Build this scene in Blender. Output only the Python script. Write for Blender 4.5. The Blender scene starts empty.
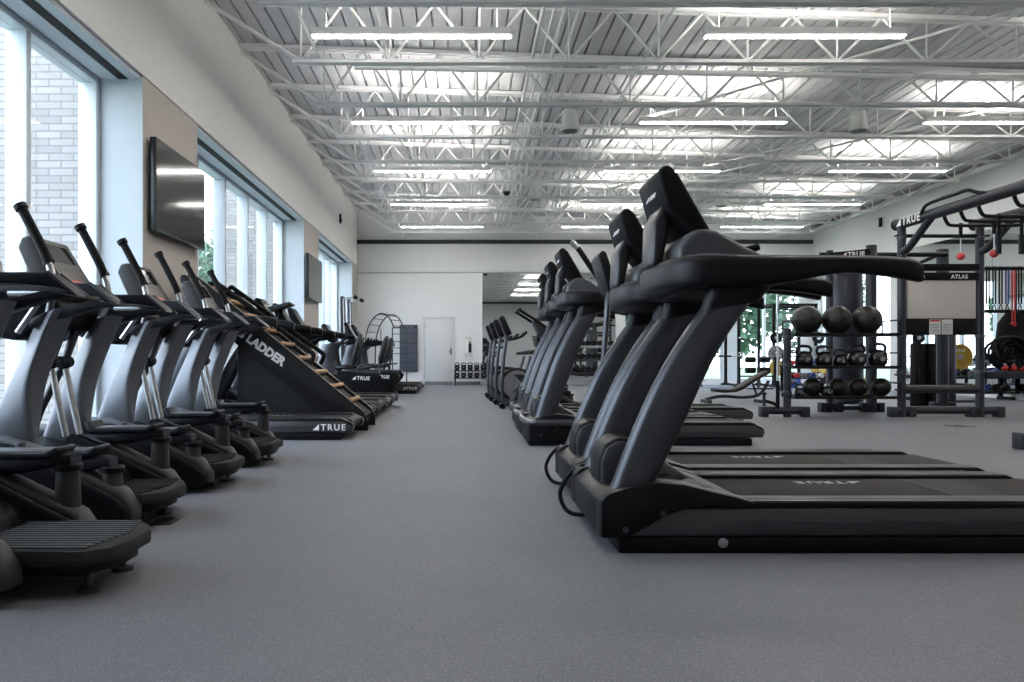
import bpy, bmesh, math, random
from mathutils import Vector, Matrix
random.seed(7)
S = bpy.context.scene
COL = S.collection
PI = math.pi

# ------------------------------------------------------------------ helpers
def V3(p): return Vector(p)

class MB:
    """collects geometry and links it as one mesh object"""
    def __init__(s): s.v = []; s.f = []
    def add(s, vs, fs):
        o = len(s.v)
        s.v += [tuple(p) for p in vs]
        s.f += [[i + o for i in f] for f in fs]
        return s
    def box(s, x0, x1, y0, y1, z0, z1):
        return s.add([(x0,y0,z0),(x1,y0,z0),(x1,y1,z0),(x0,y1,z0),(x0,y0,z1),(x1,y0,z1),(x1,y1,z1),(x0,y1,z1)],
                     [(0,3,2,1),(4,5,6,7),(0,1,5,4),(1,2,6,5),(2,3,7,6),(3,0,4,7)])
    def prism(s, pts, a, b, axis='y'):
        """polygon pts extruded from a to b along axis; pts are (x,z) for y, (y,z) for x, (x,y) for z"""
        def p(q, t):
            return {'y': (q[0], t, q[1]), 'x': (t, q[0], q[1]), 'z': (q[0], q[1], t)}[axis]
        n = len(pts)
        vs = [p(q, a) for q in pts] + [p(q, b) for q in pts]
        fs = [list(range(n))[::-1], list(range(n, 2*n))] + [(i, (i+1) % n, n + (i+1) % n, n + i) for i in range(n)]
        return s.add(vs, fs)
    def rings(s, rs, cap=True, closed=False):
        n = len(rs[0]); vs = [p for r in rs for p in r]; fs = []
        m = len(rs)
        for k in range(m if closed else m - 1):
            a, b = k*n, ((k+1) % m)*n
            for i in range(n):
                j = (i+1) % n
                fs.append((a+i, a+j, b+j, b+i))
        if cap and not closed:
            fs.append(list(range(n))[::-1]); fs.append(list(range((m-1)*n, m*n)))
        return s.add(vs, fs)
    def tube(s, path, r, n=8, closed=False, flat=1.0):
        P = [V3(p) for p in path]; m = len(P)
        R = r if isinstance(r, (list, tuple)) else [r]*m
        T = []
        for i in range(m):
            if closed: d = P[(i+1) % m] - P[i-1]
            else: d = P[min(i+1, m-1)] - P[max(i-1, 0)]
            T.append(d.normalized())
        u = T[0].orthogonal().normalized()
        if abs(T[0].z) < .9: u = T[0].cross(Vector((0,0,1))).normalized()
        elif abs(T[0].y) < .9: u = T[0].cross(Vector((0,1,0))).normalized()
        rs = []
        for i in range(m):
            u = (u - T[i]*u.dot(T[i]))
            u = u.normalized() if u.length > 1e-6 else T[i].orthogonal().normalized()
            w = T[i].cross(u)
            rs.append([P[i] + u*(R[i]*math.cos(2*PI*k/n)) + w*(R[i]*flat*math.sin(2*PI*k/n)) for k in range(n)])
        return s.rings(rs, True, closed)
    def lathe(s, prof, c=(0,0,0), axis='z', n=20):
        """prof: list of (radius, along)"""
        rs = []
        for r, t in prof:
            ring = []
            for k in range(n):
                a = 2*PI*k/n; x, y = max(r, 1e-4)*math.cos(a), max(r, 1e-4)*math.sin(a)
                q = {'z': (x, y, t), 'y': (x, t, y), 'x': (t, x, y)}[axis]
                ring.append((q[0]+c[0], q[1]+c[1], q[2]+c[2]))
            rs.append(ring)
        return s.rings(rs)
    def ball(s, c, r, n=20, sz=1.0):
        pr = [(r*math.sin(PI*i/(n//2)), -r*sz*math.cos(PI*i/(n//2))) for i in range(n//2 + 1)]
        return s.lathe(pr, c, 'z', n)
    def section(s, secs, n=16, p=3.0):
        """loft of superellipses: (centre, U half axis, V half axis)"""
        rs = []
        for c, U, W in secs:
            c, U, W = V3(c), V3(U), V3(W); ring = []
            for k in range(n):
                a = 2*PI*(k+.5)/n; ca, sa = math.cos(a), math.sin(a)
                ring.append(c + U*math.copysign(abs(ca)**(2/p), ca) + W*math.copysign(abs(sa)**(2/p), sa))
            rs.append(ring)
        return s.rings(rs)
    def map(s, fn):
        s.v = [tuple(fn(*p)) for p in s.v]; return s
    def mesh(s, name, mat, bevel=0, seg=2, smooth=38):
        me = bpy.data.meshes.new(name)
        me.from_pydata(s.v, [], s.f)
        bm = bmesh.new(); bm.from_mesh(me)
        bmesh.ops.recalc_face_normals(bm, faces=bm.faces)
        if bevel:
            es = [e for e in bm.edges if len(e.link_faces) == 2 and e.calc_face_angle(0) > math.radians(32)]
            bmesh.ops.bevel(bm, geom=es, offset=bevel, segments=seg, profile=.5, affect='EDGES', clamp_overlap=True)
        bm.to_mesh(me); bm.free()
        if smooth:
            me.polygons.foreach_set('use_smooth', [True]*len(me.polygons))
            me.set_sharp_from_angle(angle=math.radians(smooth))
        if mat: me.materials.append(mat)
        me.update()
        return me
    def build(s, name, mat, parent=None, bevel=0, seg=2, smooth=38, loc=None, label=None):
        o = bpy.data.objects.new(name, s.mesh(name, mat, bevel, seg, smooth))
        COL.objects.link(o)
        if parent: o.parent = parent
        if loc: o.location = loc
        if label: o['label'] = label
        return o

def arc(c, r, a0, a1, n, plane='xz', off=0):
    out = []
    for i in range(n+1):
        a = math.radians(a0 + (a1-a0)*i/n); u, v = c[0]+r*math.cos(a), c[1]+r*math.sin(a)
        out.append({'xz': (u, off, v), 'yz': (off, u, v), 'xy': (u, v, off)}[plane])
    return out

def spline(pts, n=6):
    """Catmull-Rom through points of any dimension"""
    P = [tuple(p) for p in pts]; out = []
    for i in range(len(P)-1):
        p0, p1, p2, p3 = P[max(i-1,0)], P[i], P[i+1], P[min(i+2, len(P)-1)]
        for k in range(n):
            t = k/n
            out.append(tuple(.5*(2*b + (c-a)*t + (2*a-5*b+4*c-d)*t*t + (-a+3*b-3*c+d)*t**3) for a,b,c,d in zip(p0,p1,p2,p3)))
    out.append(P[-1]); return out

def thing(name, label, cat, loc=(0,0,0), rotz=0, group=None):
    o = bpy.data.objects.new(name, None); COL.objects.link(o)
    o.empty_display_size = .1
    o.location = loc; o.rotation_euler = (0,0,rotz)
    o['label'] = label; o['category'] = cat
    if group: o['group'] = group
    return o
def tag(o, label, cat, group=None, kind=None):
    o['label'] = label; o['category'] = cat
    if group: o['group'] = group
    if kind: o['kind'] = kind
    return o
def struct(o): o['kind'] = 'structure'; return o
def dup(o, loc=None, label=None, parent=None, rotz=None):
    c = o.copy(); COL.objects.link(c)
    if parent: c.parent = parent
    if loc is not None: c.location = loc
    if rotz is not None: c.rotation_euler = (0,0,rotz)
    if label: c['label'] = label
    for ch in list(o.children): dup(ch, parent=c)
    return c

ORD = ['first','second','third','fourth','fifth','sixth','seventh','eighth','ninth','tenth','eleventh','twelfth']

# lettering --------------------------------------------------------
_fc = {}
def glyphs(text, spacing=1.0, offset=.0):
    k = (text, spacing, offset)
    if k not in _fc:
        cu = bpy.data.curves.new('t', 'FONT'); cu.body = text; cu.size = 1; cu.extrude = .5
        cu.space_character = spacing; cu.offset = offset; cu.resolution_u = 3
        ob = bpy.data.objects.new('t', cu)
        me = bpy.data.meshes.new_from_object(ob)
        vs = [tuple(v.co) for v in me.vertices]; fs = [tuple(p.vertices) for p in me.polygons]
        bpy.data.objects.remove(ob); bpy.data.meshes.remove(me); bpy.data.curves.remove(cu)
        _fc[k] = (vs, fs)
    return _fc[k]
def lettering(text, o, U, W, size, depth=.002, logo=False, spacing=1.1, bold=.025, mb=None):
    """text centred on o, running along U, up along W"""
    o, U, W = V3(o), V3(U).normalized(), V3(W).normalized(); N = U.cross(W)
    vs, fs = glyphs(text, spacing, bold)
    xs = [v[0] for v in vs]; x0 = min(xs); w = max(xs)-x0
    pre = .95 if logo else 0
    tot = w + pre
    mb = mb or MB()
    f = lambda x, y, z: o + U*((x - x0 + pre - tot/2)*size) + W*((y-.35)*size) + N*(z*depth)
    mb.add([f(*v) for v in vs], fs)
    if logo:
        g = lambda x, y, z: o + U*((x - tot/2)*size) + W*((y-.35)*size) + N*(z*depth)
        tri = [(0,0),(.75,0),(.75,.72)]
        mb.add([g(a,b,-.5) for a,b in tri] + [g(a,b,.5) for a,b in tri], [(2,1,0),(3,4,5),(0,1,4,3),(1,2,5,4),(2,0,3,5)])
    return mb

# materials ---------------------------------------------------------
def mat(name, col, rough=.5, metal=0., var=.06, scale=6., bump=0., bscale=80., spec=.5, coat=0.):
    m = bpy.data.materials.new(name); m.use_nodes = True
    nt = m.node_tree; b = nt.nodes['Principled BSDF']
    tc = nt.nodes.new('ShaderNodeTexCoord')
    nz = nt.nodes.new('ShaderNodeTexNoise'); nz.inputs['Scale'].default_value = scale; nz.inputs['Detail'].default_value = 4
    nt.links.new(tc.outputs['Object'], nz.inputs['Vector'])
    cr = nt.nodes.new('ShaderNodeValToRGB')
    cr.color_ramp.elements[0].position = .3; cr.color_ramp.elements[1].position = .7
    cr.color_ramp.elements[0].color = (*[c*(1-var) for c in col], 1)
    cr.color_ramp.elements[1].color = (*[min(1, c*(1+var)) for c in col], 1)
    nt.links.new(nz.outputs['Fac'], cr.inputs['Fac']); nt.links.new(cr.outputs['Color'], b.inputs['Base Color'])
    mr = nt.nodes.new('ShaderNodeMapRange')
    mr.inputs['To Min'].default_value = max(0, rough-.05); mr.inputs['To Max'].default_value = min(1, rough+.05)
    nt.links.new(nz.outputs['Fac'], mr.inputs['Value']); nt.links.new(mr.outputs['Result'], b.inputs['Roughness'])
    b.inputs['Metallic'].default_value = metal
    b.inputs['Specular IOR Level'].default_value = spec
    b.inputs['Coat Weight'].default_value = coat
    if bump:
        n2 = nt.nodes.new('ShaderNodeTexNoise'); n2.inputs['Scale'].default_value = bscale
        nt.links.new(tc.outputs['Object'], n2.inputs['Vector'])
        bp = nt.nodes.new('ShaderNodeBump'); bp.inputs['Strength'].default_value = bump; bp.inputs['Distance'].default_value = .01
        nt.links.new(n2.outputs['Fac'], bp.inputs['Height']); nt.links.new(bp.outputs['Normal'], b.inputs['Normal'])
    return m
def emit(name, col, strength):
    m = bpy.data.materials.new(name); m.use_nodes = True
    b = m.node_tree.nodes['Principled BSDF']
    b.inputs['Base Color'].default_value = (.9,.9,.9,1)
    b.inputs['Emission Color'].default_value = (*col, 1); b.inputs['Emission Strength'].default_value = strength
    return m

M = {}
M['black'] = mat('black_plastic', (.004,.004,.0052), .42, bump=.08, bscale=300, spec=.2)
M['softblack'] = mat('soft_black', (.0045,.0045,.0052), .6, bump=.1, bscale=200, spec=.15)
M['gloss'] = mat('gloss_black', (.008,.008,.010), .22)
M['char'] = mat('charcoal_metal', (.070,.073,.082), .36, metal=.75, var=.1)
M['graphite'] = mat('graphite_paint', (.026,.027,.031), .38, metal=.3, spec=.35)
M['mast'] = mat('grey_mast', (.150,.160,.182), .42, metal=.25, spec=.35)
M['silver'] = mat('silver_tube', (.42,.42,.43), .3, metal=.9)
M['shell'] = mat('console_shell', (.030,.028,.028), .5, spec=.3)
M['housing'] = mat('housing_grey', (.028,.025,.024), .48, spec=.3)
M['belt'] = mat('belt', (.030,.026,.024), .75, bump=.2, bscale=400, spec=.15)
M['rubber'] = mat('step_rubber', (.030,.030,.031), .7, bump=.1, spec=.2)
M['navy'] = mat('dark_pedal', (.011,.012,.017), .45, spec=.3)
M['padgrey'] = mat('pedal_pad', (.11,.115,.13), .45)
M['white'] = mat('white_ink', (.78,.78,.78), .5, var=.02)
M['siderail'] = mat('side_rail_grey', (.050,.050,.053), .36, metal=.35)
M['cover'] = mat('cover_grey', (.050,.053,.062), .42, spec=.4)
M['inkgrey'] = mat('grey_ink', (.42,.42,.42), .6, var=.02)
M['screen'] = mat('screen_glass', (.010,.010,.010), .09, spec=.4)
M['greyscreen'] = mat('console_face', (.040,.036,.034), .4, spec=.3)
M['red'] = mat('red_plastic', (.5,.03,.03), .45)
M['blue'] = mat('blue_plastic', (.03,.06,.25), .45)
M['yellow'] = mat('yellow_rubber', (.42,.27,.03), .55)
M['greyrub'] = mat('grey_rubber', (.16,.16,.165), .55)
M['wood'] = mat('wood_rung', (.45,.26,.13), .5, var=.25, scale=20)
M['edge'] = mat('tan_edge', (.36,.30,.24), .5)
M['panel'] = mat('textured_panel', (.008,.008,.009), .5, bump=.25, bscale=160, spec=.2)
M['rig'] = mat('rig_steel', (.038,.040,.047), .42, metal=.45, spec=.3)
M['vinyl'] = mat('bag_vinyl', (.020,.024,.037), .42, bump=.06, bscale=40)
M['ball'] = mat('ball_leather', (.011,.009,.008), .34, bump=.12, bscale=220, spec=.35)
M['padbrown'] = mat('bench_pad', (.032,.027,.024), .55, spec=.25)
M['seatpad'] = mat('seat_pad', (.011,.011,.012), .42, spec=.3)
M['matblue'] = mat('mat_vinyl', (.055,.063,.085), .6)
M['paper'] = mat('paper', (.55,.55,.53), .8)
M['board'] = mat('whiteboard', (.50,.46,.42), .5, var=.03)
M['offwhite'] = mat('white_paint_metal', (.72,.72,.70), .5, var=.03)
M['steelwhite'] = mat('joist_paint', (.78,.78,.775), .55, var=.04)
M['deck'] = mat('deck_paint', (.54,.545,.555), .6, var=.04)
M['strip'] = mat('strip_grey', (.045,.046,.048), .8)
M['dark'] = mat('dark_slot', (.006,.006,.007), .8)
M['wall'] = mat('wall_paint', (.78,.765,.74), .85, var=.015, bump=.02, bscale=250)
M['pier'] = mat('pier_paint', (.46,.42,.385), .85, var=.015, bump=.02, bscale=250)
M['farwall'] = mat('far_wall_paint', (.68,.685,.685), .85, var=.015, bump=.02, bscale=250)
M['jamb'] = mat('jamb_paint', (.50,.54,.57), .8, var=.015)
M['alu'] = mat('window_frame', (.62,.67,.70), .4, var=.02)
M['doorpaint'] = mat('door_paint', (.60,.605,.61), .6, var=.015)
M['grass'] = mat('lawn', (.085,.13,.06), .9, var=.5, scale=3)
M['leaf'] = mat('leaf', (.055,.115,.065), .7, var=.5, scale=2)
M['bark'] = mat('bark', (.10,.075,.055), .9, var=.3)
M['lamp'] = emit('lamp_diffuser', (1, .965, .91), 19.0)
M['lampup'] = emit('lamp_uplight', (1, .955, .89), 21.0)

def mirror_mat():
    m = bpy.data.materials.new('mirror'); m.use_nodes = True
    nt = m.node_tree; b = nt.nodes['Principled BSDF']
    nz = nt.nodes.new('ShaderNodeTexNoise'); nz.inputs['Scale'].default_value = .6
    mr = nt.nodes.new('ShaderNodeMapRange'); mr.inputs['To Min'].default_value = .0; mr.inputs['To Max'].default_value = .03
    nt.links.new(nz.outputs['Fac'], mr.inputs['Value']); nt.links.new(mr.outputs['Result'], b.inputs['Roughness'])
    b.inputs['Base Color'].default_value = (.72,.75,.75,1); b.inputs['Metallic'].default_value = 1
    return m
M['mirror'] = mirror_mat()
def glass_mat():
    m = bpy.data.materials.new('window_glass'); m.use_nodes = True
    nt = m.node_tree; nt.nodes.clear()
    out = nt.nodes.new('ShaderNodeOutputMaterial'); mx = nt.nodes.new('ShaderNodeMixShader')
    tr = nt.nodes.new('ShaderNodeBsdfTransparent'); gl = nt.nodes.new('ShaderNodeBsdfGlossy')
    tr.inputs['Color'].default_value = (.955,.965,.975,1); gl.inputs['Roughness'].default_value = .02
    lw = nt.nodes.new('ShaderNodeLayerWeight'); lw.inputs['Blend'].default_value = .5
    pw = nt.nodes.new('ShaderNodeMath'); pw.operation = 'POWER'; pw.inputs[1].default_value = 4.5
    ml = nt.nodes.new('ShaderNodeMath'); ml.operation = 'MULTIPLY_ADD'; ml.inputs[1].default_value = .45; ml.inputs[2].default_value = .004
    nt.links.new(lw.outputs['Facing'], pw.inputs[0]); nt.links.new(pw.outputs[0], ml.inputs[0]); nt.links.new(ml.outputs[0], mx.inputs['Fac'])
    nt.links.new(tr.outputs[0], mx.inputs[1]); nt.links.new(gl.outputs[0], mx.inputs[2]); nt.links.new(mx.outputs[0], out.inputs['Surface'])
    return m
M['glass'] = glass_mat()
def floor_mat():
    m = mat('rubber_floor', (.2,.2,.21), .62)
    nt = m.node_tree; b = nt.nodes['Principled BSDF']
    tc = nt.nodes.new('ShaderNodeTexCoord')
    v = nt.nodes.new('ShaderNodeTexVoronoi'); v.inputs['Scale'].default_value = 360
    nt.links.new(tc.outputs['Object'], v.inputs['Vector'])
    r = nt.nodes.new('ShaderNodeValToRGB'); e = r.color_ramp
    e.elements[0].color = (.100,.103,.118,1); e.elements[0].position = .0
    e.elements[1].color = (.140,.143,.162,1); e.elements[1].position = .55
    x = e.elements.new(.8); x.color = (.118,.121,.138,1)
    x = e.elements.new(.93); x.color = (.225,.228,.25,1)
    sp = nt.nodes.new('ShaderNodeSeparateColor'); nt.links.new(v.outputs['Color'], sp.inputs[0])
    nt.links.new(sp.outputs[0], r.inputs['Fac'])
    n = nt.nodes.new('ShaderNodeTexNoise'); n.inputs['Scale'].default_value = 1.3; n.inputs['Detail'].default_value = 5
    nt.links.new(tc.outputs['Object'], n.inputs['Vector'])
    mr = nt.nodes.new('ShaderNodeMapRange'); mr.inputs['To Min'].default_value = .9; mr.inputs['To Max'].default_value = 1.1
    nt.links.new(n.outputs['Fac'], mr.inputs['Value'])
    mx = nt.nodes.new('ShaderNodeMix'); mx.data_type = 'RGBA'; mx.blend_type = 'MULTIPLY'; mx.inputs['Factor'].default_value = 1
    nt.links.new(r.outputs['Color'], mx.inputs['A']); nt.links.new(mr.outputs['Result'], mx.inputs['B'])
    nt.links.new(mx.outputs['Result'], b.inputs['Base Color'])
    bp = nt.nodes.new('ShaderNodeBump'); bp.inputs['Strength'].default_value = .15; bp.inputs['Distance'].default_value = .003
    nt.links.new(v.outputs['Distance'], bp.inputs['Height']); nt.links.new(bp.outputs['Normal'], b.inputs['Normal'])
    return m
M['floor'] = floor_mat()
def brick_mat():
    m = mat('pale_brick', (.4,.4,.4), .85)
    nt = m.node_tree; b = nt.nodes['Principled BSDF']
    tc = nt.nodes.new('ShaderNodeTexCoord'); sx = nt.nodes.new('ShaderNodeSeparateXYZ'); cx = nt.nodes.new('ShaderNodeCombineXYZ')
    ad = nt.nodes.new('ShaderNodeMath')
    nt.links.new(tc.outputs['Object'], sx.inputs[0])
    nt.links.new(sx.outputs['X'], ad.inputs[0]); nt.links.new(sx.outputs['Y'], ad.inputs[1])
    nt.links.new(ad.outputs[0], cx.inputs['X']); nt.links.new(sx.outputs['Z'], cx.inputs['Y'])
    br = nt.nodes.new('ShaderNodeTexBrick'); nt.links.new(cx.outputs[0], br.inputs['Vector'])
    br.inputs['Scale'].default_value = 1; br.inputs['Brick Width'].default_value = .26; br.inputs['Row Height'].default_value = .078
    br.inputs['Mortar Size'].default_value = .008; br.inputs['Mortar Smooth'].default_value = .3
    br.inputs['Color1'].default_value = (.27,.255,.245,1); br.inputs['Color2'].default_value = (.34,.32,.305,1); br.inputs['Mortar'].default_value = (.215,.205,.20,1)
    nt.links.new(br.outputs['Color'], b.inputs['Base Color'])
    bp = nt.nodes.new('ShaderNodeBump'); bp.inputs['Strength'].default_value = .6; bp.inputs['Distance'].default_value = .01; bp.invert = True
    nt.links.new(br.outputs['Fac'], bp.inputs['Height']); nt.links.new(bp.outputs['Normal'], b.inputs['Normal'])
    return m
M['brick'] = brick_mat()

# ------------------------------------------------------------------ room
XL, XR, YB, YF = -3.30, 10.90, -2.10, 23.70
def roof_z(x): return 5.45 - .034*(x - XL)

struct(MB().box(XL-.7, XR+.4, YB-.3, YF+.4, -.15, 0).build('floor', M['floor'], smooth=0))
# ribbed roof deck
pts = []
x = XL - .3
while x < XR + .3:
    z = roof_z(x)
    pts += [(x, z), (x+.172, z-.006), (x+.174, z+.06), (x+.198, z+.06)]
    x += .2
pts += [(x, roof_z(x)), (x, roof_z(x)+.25), (XL-.3, roof_z(XL-.3)+.25)]
struct(MB().prism(pts, YB-.3, YF+.4).build('ceiling', M['deck'], smooth=0))

# left wall: header + piers
HS = 3.73
BAYS = [(1.54, 7.84), (9.45, 15.80), (17.40, 22.65)]
w = MB()
w.box(XL-.65, XL, YB-.3, YF, HS, 5.62)
edges = [YB-.3] + [v for b in BAYS for v in b] + [YF]
lw = w.build('wall_left', M['wall'], smooth=0); struct(lw)
for i in range(0, len(edges), 2):
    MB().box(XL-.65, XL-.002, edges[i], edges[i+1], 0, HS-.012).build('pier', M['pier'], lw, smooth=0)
    if i: MB().box(XL-.64, XL-.004, edges[i]-.004, edges[i]+.02, 0, HS-.012).build('jamb', M['jamb'], lw, smooth=0)
    MB().box(XL-.64, XL-.004, edges[i+1]-.02, edges[i+1]+.004, 0, HS-.012).build('jamb', M['jamb'], lw, smooth=0)
for k, (a, b) in enumerate(BAYS):
    w = bpy.data.objects.new('window_%d' % (k+1), None); COL.objects.link(w); struct(w)
    X0, X1 = XL-.63, XL-.445
    f = MB().box(X0, X1, a+.004, b-.004, HS-.10, HS-.01)
    f.build('head_frame', M['alu'], w, bevel=.004)
    MB().box(X0, X1, a+.004, b-.004, 0.0, .10).build('window_sill', M['alu'], w, bevel=.004)
    MB().box(XL-.42, XL-.03, a+.004, b-.004, HS-.05, HS-.012).build('soffit_board', M['jamb'], w, smooth=0)
    MB().box(XL-.24, XL-.14, a+.03, b-.03, HS-.056, HS-.05).build('blind_slot', M['dark'], w, smooth=0)
    n = 5
    for i in range(n+1):
        y = a + .04 + (b-a-.08)*i/n
        MB().box(X0, X1, y-.036, y+.036, .10, HS-.10).build('mullion', M['alu'], w, bevel=.004)
    for i in range(n):
        y0 = a + .04 + (b-a-.08)*i/n + .03; y1 = a + .04 + (b-a-.08)*(i+1)/n - .03
        MB().box(X0+.085, X0+.095, y0, y1, .10, HS-.10).build('pane', M['glass'], w, smooth=0)

# far wall, with window opening on its right part
WX0, WX1, WZ0, WZ1 = 5.0, 10.55, .12, 3.30
w = MB()
w.box(XL-.65, WX0, YF, YF+.3, 0, 5.62)
fw = struct(w.build('wall_far', M['farwall'], smooth=0))
MB().box(WX0, WX1, YF, YF+.3, WZ1, 5.62).build('wall_panel', M['farwall'], fw, smooth=0)
MB().box(WX0, WX1, YF, YF+.3, 0, WZ0).build('wall_panel', M['farwall'], fw, smooth=0)
MB().box(WX1, XR+.4, YF, YF+.3, 0, 5.62).build('wall_panel', M['farwall'], fw, smooth=0)
struct(MB().box(XL, XR, YF-.05, YF+.01, 3.50, 4.38).build('trim_1', M['farwall'], bevel=.004))
struct(MB().box(XL, XR, YF-.055, YF-.0, 4.39, 4.51).build('trim_2', M['strip'], smooth=0))
struct(MB().box(XL, .54, YF-.015, YF+.01, 0, .10).build('baseboard_far', M['greyrub'], smooth=0))
w = bpy.data.objects.new('window_4', None); COL.objects.link(w); struct(w)
MB().box(WX0, WX1, YF+.02, YF+.16, WZ1-.07, WZ1).build('head_frame', M['alu'], w)
MB().box(WX0, WX1, YF+.02, YF+.16, WZ0, WZ0+.07).build('window_sill', M['alu'], w)
nb = 5
for i in range(nb+1):
    x = WX0 + .035 + (WX1-WX0-.07)*i/nb
    hw = .035 if i in (0, nb) else (.30 if i == 3 else .035)
    MB().box(max(WX0, x-hw), min(WX1, x+hw), YF+.02, YF+.16, WZ0+.07, WZ1-.07).build('mullion', M['alu'], w)
for i in range(nb):
    x0 = WX0 + .035 + (WX1-WX0-.07)*i/nb; x1 = WX0 + .035 + (WX1-WX0-.07)*(i+1)/nb
    MB().box(x0, x1, YF+.10, YF+.11, WZ0+.07, WZ1-.07).build('pane', M['glass'], w, smooth=0)

# right wall with a corner window
RY0, RY1 = 19.4, 23.2
w = MB().box(XR, XR+.3, YB-.3, RY0, 0, 5.10)
rw = struct(w.build('wall_right', M['farwall'], smooth=0))
MB().box(XR, XR+.3, RY0, RY1, 3.30, 5.10).build('wall_panel', M['farwall'], rw, smooth=0)
MB().box(XR, XR+.3, RY0, RY1, 0, .12).build('wall_panel', M['farwall'], rw, smooth=0)
MB().box(XR, XR+.3, RY1, YF, 0, 5.10).build('wall_panel', M['farwall'], rw, smooth=0)
struct(MB().box(XR-.02, XR+.05, YB, YF, 4.86, 4.95).build('trim_3', M['greyrub'], smooth=0))
struct(MB().box(XR-.10, XR-.02, YB, YF-.06, 4.72, 4.80).build('trim_4', M['steelwhite'], smooth=0))
w = bpy.data.objects.new('window_5', None); COL.objects.link(w); struct(w)
MB().box(XR+.05, XR+.2, RY0, RY1, 3.23, 3.30).build('head_frame', M['alu'], w)
MB().box(XR+.05, XR+.2, RY0, RY1, .12, .19).build('window_sill', M['alu'], w)
for i in range(4):
    y = RY0 + .035 + (RY1-RY0-.07)*i/3
    MB().box(XR+.05, XR+.2, y-.035, y+.035, .19, 3.23).build('mullion', M['alu'], w)
    if i < 3: MB().box(XR+.12, XR+.13, y, y+(RY1-RY0-.07)/3, .19, 3.23).build('pane', M['glass'], w, smooth=0)
struct(MB().box(XL-.65, XR+.4, YB-.3, YB, 0, 5.62).build('wall_back', M['farwall'], smooth=0))
struct(MB().box(XL, XR, YB, YB+.05, 4.39, 4.51).build('trim_5', M['strip'], smooth=0))

# mirrors
mr = thing('wall_mirror', 'large frameless mirror covering the far wall behind the dumbbell rack', 'mirror', (0,YF,0), group='wall mirrors')
MB().box(.60, 4.75, -.03, -.005, .12, 3.48).build('mirror_glass', M['mirror'], mr, smooth=0)
MB().box(.56, .60, -.04, -.002, .10, 3.49).build('edge_trim', M['offwhite'], mr)
mr = thing('wall_mirror', 'tall mirror panels on the right wall behind the whiteboard rig', 'mirror', (XR,0,0), group='wall mirrors')
for a, b in ((9.6, 12.7), (12.71, 15.6), (15.61, 18.6)):
    MB().box(-.03, -.005, a, b, .12, 3.48).build('mirror_glass', M['mirror'], mr, smooth=0)

# door and fire cabinet in the far wall
d = bpy.data.objects.new('door_1', None); COL.objects.link(d); struct(d); d.location = (0, YF, 0)
MB().box(-1.26, -1.20, -.03, .01, 0, 2.12).add(*[[],[]]).build('door_frame', M['doorpaint'], d, bevel=.004)
MB().box(-.31, -.25, -.03, .01, 0, 2.12).build('door_frame', M['doorpaint'], d, bevel=.004)
MB().box(-1.26, -.25, -.03, .01, 2.06, 2.12).build('door_frame', M['doorpaint'], d, bevel=.004)
lf = MB().box(-1.195, -.315, -.015, .005, .01, 2.055).build('door_leaf', M['doorpaint'], d, bevel=.003)
h = MB().box(-.40, -.355, -.03, -.015, .93, 1.13); h.tube([(-.378,-.03,1.03),(-.378,-.07,1.03),(-.46,-.07,1.03)], .01)
h.build('door_handle', M['char'], lf)
for z in (.25, 1.05, 1.85):
    MB().tube([(-1.2,-.03,z-.05),(-1.2,-.03,z+.05)], .012).build('hinge', M['silver'], d)
c = thing('fire_extinguisher_cabinet', 'white fire extinguisher cabinet recessed in the far wall beside the door', 'cabinet', (.17,YF,0))
MB().prism([(-.14,.83),(.14,.83),(.14,1.55),(-.14,1.55)], -.03, 0).build('body', M['offwhite'], c, bevel=.004)
MB().box(-.10, .10, -.034, -.03, .88, 1.50).build('door', M['paper'], c)
MB().lathe([(.0,1.0),(.045,1.0),(.045,1.25),(.02,1.3),(.02,1.34),(0,1.34)], (.05,-.08,0)).map(lambda x,y,z:(x,(y+.08)*.25-.035,z)).build('extinguisher', M['black'], c)
MB().box(-.09,-.02,-.037,-.034,1.0,1.42).build('notice', M['white'], c)

# ------------------------------------------------------------------ roof joists
BC = 4.53
def joist():
    t = thing('roof_joist', '', 'roof joist', group='white open-web roof joists')
    x0, x1 = XL+.01, XR-.01
    for s in (-1, 1):
        MB().prism([(x0, roof_z(x0)-.01), (x1, roof_z(x1)-.01), (x1, roof_z(x1)-.065), (x0, roof_z(x0)-.065)], s*.015, s*.07).build('top_chord', M['steelwhite'], t, smooth=0)
        MB().box(-2.15, 10.45, min(s*.012,s*.06), max(s*.012,s*.06), BC, BC+.042).build('bottom_chord', M['steelwhite'], t, smooth=0)
    def bar(name, xa, za, xb, zb, r=.0145):
        MB().tube([(xa,0,za),(xb,0,zb)], r*1.25, 4).build(name, M['steelwhite'], t, smooth=0)
    px = 1.13; xs = []
    x = -2.05
    while x < 10.4: xs.append(x); x += px
    bar('end_strut', XL+.03, roof_z(XL)-.12, xs[0], BC+.03, .022)
    bar('end_strut', xs[-1], BC+.03, XR-.05, roof_z(XR)-.08, .022)
    for i, x in enumerate(xs):
        bar('vertical_strut', x, BC+.03, x, roof_z(x)-.05, .0115)
        if i: bar('diagonal_strut', x, BC+.03, x-px/2, roof_z(x-px/2)-.05)
        if i < len(xs)-1: bar('diagonal_strut', x, BC+.03, x+px/2, roof_z(x+px/2)-.05)
    return t
j0 = joist()
JY = [8.0 + 1.61*k for k in range(-5, 10)]
JY = [y for y in JY if YB + .3 < y < YF-.3]
for k, y in enumerate(sorted(JY, reverse=True)):
    lab = 'white open-web roof joist, %s from the far wall' % (ORD[k] if k < 12 else ['thirteenth','fourteenth','fifteenth','sixteenth'][k-12])
    if k == 0: j0.location = (0,y,0); j0['label'] = lab
    else: dup(j0, (0,y,0), lab)
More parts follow.
